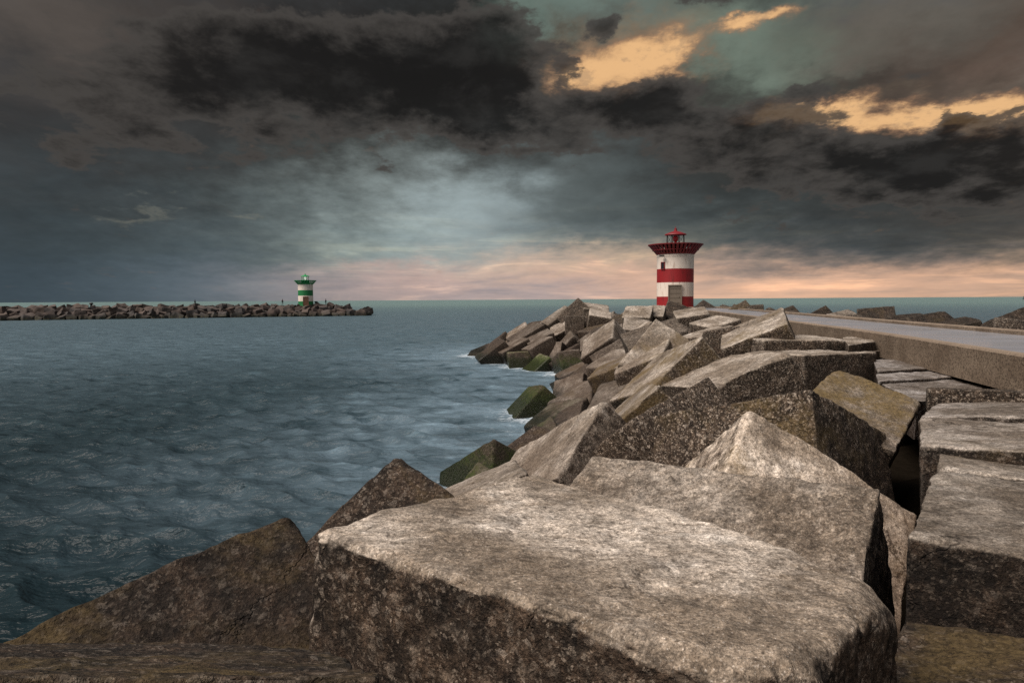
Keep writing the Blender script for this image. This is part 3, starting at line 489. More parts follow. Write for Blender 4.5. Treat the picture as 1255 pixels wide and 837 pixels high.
 (np.array([[20.722, 74.0, 4.482], [19.172, 73.02, 3.458], [20.588, 71.901, 2.385], [22.138, 72.88, 3.409], [20.767, 75.482, 2.995], [19.217, 74.502, 1.971], [20.633, 73.383, 0.898], [22.183, 74.362, 1.922]]), 'dark block at the right foot of the red striped lighthouse', (0.1, 0, 0.7, 0.6)),  # 
]
GROUP = 'concrete blocks heaped along the main breakwater'
WORN = {0: [((1, 1, 1), .24, .55), ((1, -1, 1), .12, .5), ((-1, 1, 1), .06, .5)], 1: [((-1, -1, 1), .06, .45)], 3: [((-1, -1, 1), .06, .4)], 2: [((-1, 1, 1), .12, .6)]}   # most rounded corners
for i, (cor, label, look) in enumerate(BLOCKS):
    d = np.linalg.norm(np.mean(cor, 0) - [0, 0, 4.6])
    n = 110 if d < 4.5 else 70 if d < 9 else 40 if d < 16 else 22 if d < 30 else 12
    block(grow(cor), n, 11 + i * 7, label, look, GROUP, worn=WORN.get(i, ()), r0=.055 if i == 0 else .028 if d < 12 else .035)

# ------------------------------------------------------------------ breakwater path
LEFT = [(3.2, -14), (5.2, -3), (6.6, 4), (7.9, 10.5), (9.45, 17.8), (10.7, 25.6), (12.4, 36), (14.8, 52), (17.0, 66), (18.3, 76)]
def resample(pts, step):
    pts = np.array(pts, float)
    # Catmull-Rom
    out = []
    for i in range(len(pts) - 1):
        p0, p1, p2, p3 = pts[max(i - 1, 0)], pts[i], pts[i + 1], pts[min(i + 2, len(pts) - 1)]
        k = max(2, int(np.linalg.norm(p2 - p1) / step))
        for t in np.arange(k) / k:
            out.append(.5 * ((2 * p1) + (-p0 + p2) * t + (2 * p0 - 5 * p1 + 4 * p2 - p3) * t * t + (-p0 + 3 * p1 - 3 * p2 + p3) * t ** 3))
    out.append(pts[-1]); return np.array(out)
LP = resample(LEFT, 1.0)
tg = np.gradient(LP, axis=0); tg /= np.linalg.norm(tg, axis=1)[:, None]
NR = np.stack([tg[:, 1], -tg[:, 0]], 1)      # to the right
RW = 4.25
ZR = 3.57
def strip(name, offs, zs, mat, **kw):
    """extrude a cross-section (offset to the right, z) along the left edge of the road"""
    k = len(offs); V = []
    for i in range(len(LP)):
        for o, z in zip(offs, zs): V.append((LP[i, 0] + NR[i, 0] * o, LP[i, 1] + NR[i, 1] * o, z))
    F = [(i * k + j, i * k + j + 1, (i + 1) * k + j + 1, (i + 1) * k + j) for i in range(len(LP) - 1) for j in range(k - 1)]
    return mesh_np(name, V, F, mat, **kw)
o = strip('road', [.27, RW - .24], [ZR, ZR], ROAD, smooth=False); tag(o, kind='structure')
def wall_mesh(name, o0, o1, z0, z1, seg, gap):
    """kerb wall cast in bays with open joints"""
    mb = MB(); i = 0
    while i < len(LP) - 1:
        j = min(i + seg, len(LP) - 1)
        idx = list(range(i, j + 1)); vs = []
        for q, a in enumerate(idx):
            P = LP[a].copy()
            if q == 0: P = P + tg[a] * gap
            if q == len(idx) - 1: P = P - tg[a] * gap
            for oo, z in ((o0, z0), (o0, z1 - .035), (o0 + .035, z1), (o1 - .035, z1), (o1, z1 - .035), (o1, z0)):
                vs.append((P[0] + NR[a, 0] * oo, P[1] + NR[a, 1] * oo, z))
        K = 6; fs = [(a * K + b, a * K + (b + 1) % K, (a + 1) * K + (b + 1) % K, (a + 1) * K + b) for a in range(len(idx) - 1) for b in range(K)]
        fs += [tuple(range(K)), tuple(reversed(range((len(idx) - 1) * K, len(idx) * K)))]
        mb.add(vs, fs); i = j
    return mb.build(name, WALL)
o = wall_mesh('kerb_wall', 0., .25, 3.08, 3.70, 6, .012); tag(o, 'knee-high brown concrete wall along the near side of the wet pavement', 'wall')
o = wall_mesh('kerb', RW - .25, RW, 3.0, 3.70, 8, .01); tag(o, 'low brown concrete kerb along the far side of the wet pavement', 'kerb')

# rubble core the blocks lie on
def left_water(Y):
    return np.interp(Y, [-14, 4, 12, 18, 28, 41, 50, 56, 62, 75, 95], [-3.2, -2.6, -1.8, -1., .3, 2.6, -.3, -3, -1.5, 6, 14])
V = []; K = 14
rows = np.arange(-14, 97, 1.0)
lx = np.interp(rows, LP[:, 1], LP[:, 0]); lx = np.where(rows > 76, 18.3 + (rows - 76) * .2, lx)
for Y, X1 in zip(rows, lx):
    X0 = left_water(Y)
    for k in range(K):
        t = k / (K - 1)
        if t < .5: s = t / .5; x = X0 + 1.6 + (X1 - X0 - 1.9) * s; z = min(2.35, -1.6 + .52 * (x - X0))
        elif t < .7: s = (t - .5) / .2; x = X1 + .16 + (RW - .1) * s; z = 3.2
        else: s = (t - .7) / .3; x = X1 + RW + .3 + 9 * s; z = 2.5 - 5.5 * s
        if Y > 86: z -= (Y - 86) * .6
        V.append((x, Y, z))
V = np.array(V); V[:, 2] -= np.where(np.abs(V[:, 2] - 3.2) < .2, 0, 0.55 * np.clip((20 - V[:, 1]) / 6, 0, 1)); V[:, 2] += np.where(np.abs(V[:, 2] - 3.2) < .2, 0, .25 * fbm(V * .9, 3, 3))
F = [(i * K + j, i * K + j + 1, (i + 1) * K + j + 1, (i + 1) * K + j) for i in range(len(rows) - 1) for j in range(K - 1)]
o = mesh_np('ground', V, F, CORE); tag(o, kind='structure')
# paved head round the lighthouse
mb = MB(); mb.lathe([(6.0, 2.4), (6.0, 3.56), (5.9, 3.6)], 48, 0, (19.8, 83.), sm=False)
o = mb.build('pavement', WALL); tag(o, kind='structure')

# more blocks filling the slope between and under the ones above
rs = np.random.RandomState(4)
def rand_rot(rs, nrm, tilt):
    n = np.array(nrm) + rs.normal(size=3) * tilt; n /= np.linalg.norm(n)
    x = np.cross([0, 1, .01], n); x /= np.linalg.norm(x); y = np.cross(n, x); a = rs.uniform(0, 6.28)
    return np.stack([math.cos(a) * x + math.sin(a) * y, -math.sin(a) * x + math.cos(a) * y, n], 1)
HERO = np.array(FOOT)
fill_l = []
for Y in np.arange(13, 64, 2.05):
    X0 = left_water(Y); X1 = np.interp(Y, LP[:, 1], LP[:, 0]) - 1.6
    nx_ = max(2, int((X1 - X0) / 2.0))
    for k in range(nx_ + 1):
        s = k / nx_; x = X0 + (X1 - X0) * s + rs.uniform(-.4, .4); y = Y + rs.uniform(-.5, .5)
        z = min(2.0, -.75 + .53 * (x - X0)) + rs.uniform(-.2, .2)
        d = np.hypot(HERO[:, 0] - x, HERO[:, 1] - y).min()
        if d < (1.15 if Y < 30 else .9) or (Y < 46 and x < X0 + 1.3): continue
        fill_l.append((x, y, z - (.35 if d < 2 else 0)))
for i, (x, y, z) in enumerate(fill_l):
    R = rand_rot(rs, (-.47, -.2, .86), .13 if Y > 38 else .2); dm = rs.uniform(1.6, 2.1, 3)
    low = z < -.1
    lab = ('dark algae-stained concrete block low on the left slope of the breakwater by the water' if low else
           'weathered concrete block half hidden in the heap on the left slope of the breakwater')
    block(corners_of((x, y, z), R, dm), 10, 900 + i, lab, (rs.uniform(0, .5), rs.uniform(.0, .6) if low else 0, rs.uniform(.2, .7), rs.uniform(.55, .9)),
          'algae-stained blocks at the waterline' if low else 'half hidden blocks on the left slope')
for i, Y in enumerate(np.arange(16, 80, 2.9)):
    X1 = np.interp(Y, LP[:, 1], LP[:, 0]) + RW
    for k in range(2):
        x = X1 + 1.6 + k * 2.3 + rs.uniform(-.3, .3); y = Y + rs.uniform(-.6, .6); z = 2.45 - k * 1.2 + rs.uniform(-.25, .2)
        d = np.hypot(HERO[:, 0] - x, HERO[:, 1] - y).min()
        if d < 1.3: continue
        block(corners_of((x, y, z), rand_rot(rs, (.3, 0, .95), .22), rs.uniform(1.8, 2.1, 3)), 10, 1500 + i * 3 + k,
              'dark concrete block on the seaward side beyond the wet pavement', (.1, 0, .6, .65), 'blocks on the seaward side of the pavement')

# ------------------------------------------------------------------ lighthouses
def lighthouse(name, loc, label, main, steel, lens, doorm, rz=0., window=True):
    root = empty(name, loc, rz); tag(root, label, 'lighthouse')
    mb = MB()
    r = 2.18
    mb.lathe([(r + .06, -.2), (r + .06, .05), (r, .1), (r, 1.25), (r, 2.92), (r, 4.55), (r, 6.0), (r + .05, 6.0), (r + .05, 6.14), (r, 6.14), (r, 6.3)], 48,
             mids=[0, 0, 0, 1, 0, 1, 1, 1, 1, 1], cap1=True)
    mb.build('wall', [main, WHITE], root)
    # door in a shallow frame, facing the camera side (-y)
    fr = MB()
    for sx in (-1, 1): fr.box((sx * .74, -r + .01, 1.28), (.12, .34, 2.5))
    fr.box((0, -r + .01, 2.56), (1.6, .34, .13)); d = MB()
    d.box((0, -r - .0, 1.26), (1.35, .16, 2.46))
    for z in (.55, 1.1, 1.65, 2.2): d.box((0, -r - .095, z), (1.2, .03, .05))
    d.box((.48, -r - .11, 1.2), (.05, .06, .16))
    dd = d.build('door', doorm, root); fr.build('door_frame', doorm, dd)
    if window:
        a = math.radians(-90 - 40)
        w = MB(); c = (math.cos(a) * (r + .0), math.sin(a) * (r + .0), 4.9)
        w.box(c, (.16, .44, .78), 0, a); w2 = MB()
        for s in (-1, 1):
            w2.box((c[0] - math.sin(a) * .25 * s, c[1] + math.cos(a) * .25 * s, 4.9), (.22, .07, .92), 0, a)
        for s in (-1, 1): w2.box((c[0], c[1], 4.9 + s * .42), (.22, .43, .07), 0, a)
        wo = w.build('window', GLASSD, root); w2.build('window_frame', steel, wo)
        l = MB(); a = math.radians(-90 - 35)
        l.rod((math.cos(a) * r, math.sin(a) * r, 6.05), (math.cos(a) * (r + .5), math.sin(a) * (r + .5), 6.1), .04)
        l.box((math.cos(a) * (r + .55), math.sin(a) * (r + .55), 6.07), (.3, .5, .16), 0, a)
        l.build('flood_lamp', BLACKM, root)
    # flared gallery of slats on a ring
    g = MB(); n = 40; r0, r1, z0, z1 = r - .02, 3.15, 6.28, 7.42
    g.lathe([(r - .1, 6.3), (r + .08, 6.3), (r + .12, 6.46), (r - .1, 6.46)], 48, 0)
    for i in range(n):
        t = 2 * math.pi * (i + .5) / n; c, s = math.cos(t), math.sin(t)
        wv = .15
        def q(rr, zz, sd, dp): return (c * (rr + dp) - s * sd, s * (rr + dp) + c * sd, zz)
        vs = [q(r0, z0, -wv * .75, 0), q(r0, z0, wv * .75, 0), q(r1, z1, wv, 0), q(r1, z1, -wv, 0), q(r0, z0, -wv * .75, .07), q(r0, z0, wv * .75, .07), q(r1, z1, wv, .07), q(r1, z1, -wv, .07)]
        g.add(vs, [(0, 1, 2, 3), (7, 6, 5, 4), (0, 4, 5, 1), (1, 5, 6, 2), (2, 6, 7, 3), (3, 7, 4, 0)])
    go = g.build('gallery', steel, root)
    rl = MB(); rl.lathe([(r1 - .06, z1 - .04), (r1 + .11, z1 - .04), (r1 + .13, z1 + .07), (r1 - .06, z1 + .07)], 48); rl.lathe([(2.6, 6.76), (2.74, 6.76), (2.74, 6.84), (2.6, 6.84)], 48)
    rl.build('rail', steel, go)
    b = MB(); b.lathe([(1.18, 6.46), (1.18, 7.5), (1.24, 7.5), (1.24, 7.58), (.9, 7.58)], 32); lb = b.build('lantern_base', steel, root)
    pc = MB()
    for i in range(8):
        t = 2 * math.pi * (i + .5) / 8; pc.rod((math.cos(t) * 1.08, math.sin(t) * 1.08, 7.56), (math.cos(t) * 1.05, math.sin(t) * 1.05, 8.66), .065)
    for i in range(8):
        t = 2 * math.pi * (i + .5) / 8; t2 = t + math.pi / 4
        pc.rod((math.cos(t) * 1.07, math.sin(t) * 1.07, 7.6), (math.cos(t2) * 1.05, math.sin(t2) * 1.05, 8.6), .02, 5)
    pc.build('lantern_posts', BLACKM if main is RED else steel, root)
    lm = MB(); lm.lathe([(.14, 7.56), (.14, 7.85), (.3, 7.95), (.34, 8.4), (.22, 8.52)], 20); lm.build('lamp', lens, root)
    rf = MB(); rf.lathe([(1.0, 8.62), (1.3, 8.64), (1.26, 8.74), (.6, 9.0), (.2, 9.12), (.17, 9.3)], 32); ro = rf.build('roof', steel, root)
    fn = MB(); fn.lathe([(.15, 9.3), (.15, 9.42), (.03, 9.5), (.03, 9.68)], 12); fn.build('finial', steel, ro)
    return root
lighthouse('lighthouse', (19.8, 83., 3.6), 'red and white banded lighthouse with flared red gallery at the end of the near breakwater', RED, DKRED, LENSR, DOORM, rz=math.radians(-13.4))
gx, gy = (375.5 - 627.5) / 837 * 206, 206.
lighthouse('lighthouse', (gx, gy, 3.2), 'green and white banded lighthouse standing on the far breakwater across the harbour mouth', GREEN, DKGREEN, LENSW, DOORB, rz=math.radians(17), window=False)

# ------------------------------------------------------------------ far breakwater
A0 = np.array([-190., 150.]); A1 = np.array([-48.6, 203.5])
dirv = (A1 - A0) / np.linalg.norm(A1 - A0); nb = np.array([-dirv[1], dirv[0]])     # nb points away from the camera
Ltot = np.linalg.norm(A1 - A0)
V = []; secs = np.linspace(-10, Ltot + 5, 60); prof = [(0.6, -2), (3.2, .9), (6.0, 3.0), (10.5, 3.2), (14, 1), (18, -2)]
for s in secs:
    k = max(0, min(1, (Ltot + 6 - s) / 7))
    for o_, z in prof:
        p = A0 + dirv * s + nb * (9 + (o_ - 9) * (.4 + .6 * k)); V.append((p[0], p[1], -2 + (z + 2) * (.35 + .65 * k)))
K = len(prof)
F = [(i * K + j, i * K + j + 1, (i + 1) * K + j + 1, (i + 1) * K + j) for i in range(len(secs) - 1) for j in range(K - 1)]
o = mesh_np('ground', V, F, CORE); tag(o, kind='structure')
rs = np.random.RandomState(21)
protos = []
for k in range(9):
    cen, V, F = block_geo(SIGN * [2.5, 2.0, 1.6], 6, 300 + k, .08)
    V = V * (1 + .12 * vnoise(V * .7 + k * 9, 40 + k)[:, None]) + .18 * np.stack([vnoise(V * .9 + k, 3), vnoise(V * .9 + k, 4), vnoise(V * .9 + k, 5)], 1)
    me = mesh_np('boulder', V, F, STONE, smooth=False); protos.append(me)
first = [True] * 9
count = 0
for row, (off, z, lab) in enumerate([(1.3, .2, 'dark wet stone block at the waterline of the far breakwater'),
                                     (2.8, 1.15, 'reddish brown stone block low on the slope of the far breakwater'),
                                     (4.3, 2.05, 'rough brown stone block high on the slope of the far breakwater'),
                                     (6.0, 2.75, 'brown stone block along the crest of the far breakwater')]):
    s = 20. if row < 3 else 21.
    while s < Ltot + 3.5 - row * 1.8:
        k = rs.randint(9); sc = rs.uniform(.8, 1.25) * (1.0 if row < 3 else .85)
        p = A0 + dirv * s + nb * (off + rs.uniform(-.5, .5))
        if first[k]: o = protos[k]; first[k] = False
        else: o = link(protos[k].copy())
        o.location = (p[0], p[1], z + rs.uniform(-.3, .3)); o.rotation_euler = (rs.uniform(-.5, .5), rs.uniform(-.5, .5), rs.uniform(0, 6.3)); o.scale = (sc, sc, sc * rs.uniform(.8, 1.1))
        tag(o, lab, 'boulder', ('stones at the waterline of the far breakwater', 'stones low on the far slope', 'stones high on the far slope', 'stones along the far crest')[row])
        s += rs.uniform(1.8, 2.6) * sc; count += 1
for k in range(9):
    if first[k]: bpy.data.objects.remove(protos[k])
# tip of the far breakwater
for i in range(9):
    o = link(protos[i % 9].copy()); a = rs.uniform(-.6, 1.2)
    p = A0 + dirv * (Ltot + 2.5 + 4.2 * math.cos(a) * rs.uniform(.6, 1)) + nb * (6 + 6 * math.sin(a))
    o.location = (p[0], p[1], rs.uniform(.1, 1.3)); o.rotation_euler = (rs.uniform(-.5, .5), rs.uniform(-.5, .5), rs.uniform(0, 6)); sc = rs.uniform(.9, 1.3); o.scale = (sc,) * 3
    tag(o, 'dark stone at the rounded right hand tip of the far breakwater', 'boulder', 'stones at the tip of the far breakwater')

# people and posts on the far breakwater
def person(loc, rz, label, cloth, arm=.25):
    """standing figure: skin-modifier body, head, jacket as child"""
    vs = [(0, 0, .95), (0, 0, 1.2), (0, .01, 1.42), (0, .0, 1.52), (0, -.02, 1.63), (0, -.02, 1.74),
          (.1, 0, .9), (.11, -.01, .5), (.11, 0, .08), (.11, -.14, .04), (-.1, 0, .9), (-.12, .01, .5), (-.12, .02, .08), (-.12, -.12, .04),
          (.19, 0, 1.4), (.24, .02, 1.12), (.24, -arm, .92), (-.19, 0, 1.4), (-.24, .02, 1.12), (-.23, -arm * .6, .9)]
    es = [(0, 1), (1, 2), (2, 3), (3, 4), (4, 5), (0, 6), (6, 7), (7, 8), (8, 9), (0, 10), (10, 11), (11, 12), (12, 13), (2, 14), (14, 15), (15, 16), (2, 17), (17, 18), (18, 19)]
    rad = [.15, .15, .15, .06, .1, .08, .09, .065, .045, .045, .09, .065, .045, .045, .065, .05, .035, .065, .05, .035]
    me = bpy.data.meshes.new('person'); me.from_pydata(vs, es, []); o = bpy.data.objects.new('person', me); link(o)
    md = o.modifiers.new('skin', 'SKIN'); me.skin_vertices or None
    for i, r in enumerate(rad): me.skin_vertices[0].data[i].radius = (r, r * .85)
    me.skin_vertices[0].data[0].use_root = True
    sb = o.modifiers.new('sub', 'SUBSURF'); sb.levels = sb.render_levels = 1
    dg = bpy.context.evaluated_depsgraph_get(); ev = o.evaluated_get(dg); nm = bpy.data.meshes.new_from_object(ev)
    o.modifiers.clear(); o.data = nm; nm.materials.clear(); nm.materials.append(cloth); nm.materials.append(SKIN)
    for p in nm.polygons: p.material_index = 1 if 1.5 < p.center.z and p.center.y < .0 else 0; p.use_smooth = True
    o.location = loc; o.rotation_euler = (0, 0, rz); tag(o, label, 'person')
    mb = MB(); mb.lathe([(.02, 1.86), (.09, 1.83), (.115, 1.74), (.11, 1.66)], 12, 0, (0, -.01)); mb.build('cap', cloth, o)
    return o
def crest(px, dy=7.5):
    """point on the crest path of the far breakwater along a bearing"""
    b = (px - 627.5) / 837.
    q = A0 + nb * dy; t = (b * q[1] - q[0]) / (dirv[0] - b * dirv[1]); return q + dirv * t
for px, lab, cl, rz in ((347, 'person in dark clothes standing on the far breakwater left of the green lighthouse', CLOTH, .4),
                        (400, 'person in dark clothes standing on the far breakwater well right of the green lighthouse', CLOTH2, -.5),
                        (240, 'person in dark clothes standing alone midway along the far breakwater', CLOTH, 1.2)):
    p = crest(px); person((p[0], p[1], 3.3), rz, lab, cl)
for px, lab in ((113, 'squat dark steel bollard on the far breakwater near the left edge'), (388, 'squat dark steel bollard just right of the green lighthouse')):
    p = crest(px); ro_ = empty('bollard', (p[0], p[1], 3.2)); tag(ro_, lab, 'bollard')
    mb = MB(); mb.lathe([(.42, 0), (.42, .08), (.3, .12), (.27, .75)], 20); mb.build('post', BLACKM, ro_)
    mb = MB(); mb.lathe([(.27, .752), (.5, .85), (.52, 1.05), (.35, 1.2), (.0, 1.24)], 20); mb.build('cap', BLACKM, ro_)
# buoy far out at sea on the right
ro_ = empty('buoy', (868., 1160., 0)); tag(ro_, 'tiny dark navigation buoy on the sea near the right edge of the photo', 'buoy')
mb = MB(); mb.lathe([(1.3, -.6), (1.6, .2), (1.5, .9), (.8, 1.1)], 20); mb.build('float', BLACKM, ro_)
mb = MB()
for i in range(4):
    t = math.pi / 4 + i * math.pi / 2; mb.rod((math.cos(t) * 1., math.sin(t) * 1., 1.0), (math.cos(t) * .3, math.sin(t) * .3, 3.8), .12, 6)
mb.build('lattice', BLACKM, ro_)
mb = MB(); mb.lathe([(.55, 3.7), (.7, 4.3), (.5, 5.0), (.0, 5.2)], 12); mb.build('topmark', BLACKM, ro_)

# ------------------------------------------------------------------ sea
def sea():
    az = np.radians(np.arange(-112, 112.01, .22))
    r = [3.0]
    while r[-1] < 420: r.append(r[-1] * 1.0066)
    while r[-1] < 32000: r.append(r[-1] * 1.05)
    r = np.array(r); nr, na = len(r), len(az)
    Rg, Ag = np.meshgrid(r, az, indexing='ij')
    X = Rg * np.sin(Ag); Y = Rg * np.cos(Ag); Z = np.zeros_like(X); DX = np.zeros_like(X); DY = np.zeros_like(X)
    spac = np.maximum(np.gradient(r)[:, None] * np.ones(na), Rg * math.radians(.22))
    rs = np.random.RandomState(5); main = math.radians(248)     # direction the waves run to
    slope = np.zeros_like(X)
    for i in range(120):
        lam = 0.34 * (3.8 / .34) ** rs.rand(); k = 2 * math.pi / lam
        th = main + rs.normal() * .40
        a = .0150 * lam ** .62 * rs.uniform(.5, 1.25) * (1.0 if lam < 1.5 else .52)
        ph = rs.uniform(0, 6.283)
        fade = np.clip(lam / (2.6 * spac) - .6, 0, 1)
        wl = k * (X * math.cos(th) + Y * math.sin(th)) + ph
        # slowly varying groups
        gr = .65 + .5 * np.sin((X * math.sin(th * 1.7 + i) + Y * math.cos(th * 1.3 + i)) * k * .11 + ph * 3)
        A = a * fade * gr
        Z += A * np.cos(wl); s = A * np.sin(wl); DX -= s * math.cos(th) * .8; DY -= s * math.sin(th) * .8
        slope += A * k * np.cos(wl)
    foam = np.clip((slope - 3.5) * 2.2, 0, .9) * np.clip((Rg - 16) / 10, 0, 1); wide = np.zeros_like(X)
    if WATERLINE:
        near = (Rg < 75) & (np.abs(Ag) < 1.4)
        P = np.stack([X[near], Y[near]], 1); dmin = np.full(len(P), 99.)
        dw = np.full(len(P), 99.)
        for wx, wy in WATERLINE:
            if wy > 15: dw = np.minimum(dw, np.hypot(P[:, 0] - wx, P[:, 1] - wy))
        for wx, wy in WATERLINE: dmin = np.minimum(dmin, np.hypot(P[:, 0] - wx, P[:, 1] - wy))
        shore = np.clip(1 - (dmin - 1.0) / 3.2, 0, 1) ** 1.6 * .64
        wide[near] = np.clip(1 - (dw - 1.5) / 15, 0, 1) ** 1.6 * np.clip((P[:, 1] - 9) / 13, 0, 1)
        foam[near] = np.maximum(foam[near], np.clip(wide[near], 0, 1) * .36)
        calm = np.clip((dmin - 1.) / 4, .35, 1)
        foam[near] = np.maximum(foam[near], shore); Z[near] *= calm
    V = np.stack([X + DX, Y + DY, Z], -1).reshape(-1, 3)
    i, j = np.meshgrid(np.arange(nr - 1), np.arange(na - 1), indexing='ij'); b = (i * na + j).ravel()
    F = np.stack([b, b + 1, b + na + 1, b + na], 1)[:, ::-1]
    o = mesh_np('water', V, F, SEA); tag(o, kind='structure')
    at = o.data.attributes.new('shore', 'FLOAT', 'POINT'); at.data.foreach_set('value', wide.ravel().astype(np.float32))
    at = o.data.attributes.new('foam', 'FLOAT', 'POINT'); at.data.foreach_set('value', foam.ravel().astype(np.float32))
    return o
sea()
mb = MB(); mb.add([(-3e4, -3e4, -4), (3e4, -3e4, -4), (3e4, 3e4, -4), (-3e4, 3e4, -4)], [(0, 1, 2, 3)])
o = mb.build('seabed', CORE); tag(o, kind='structure')

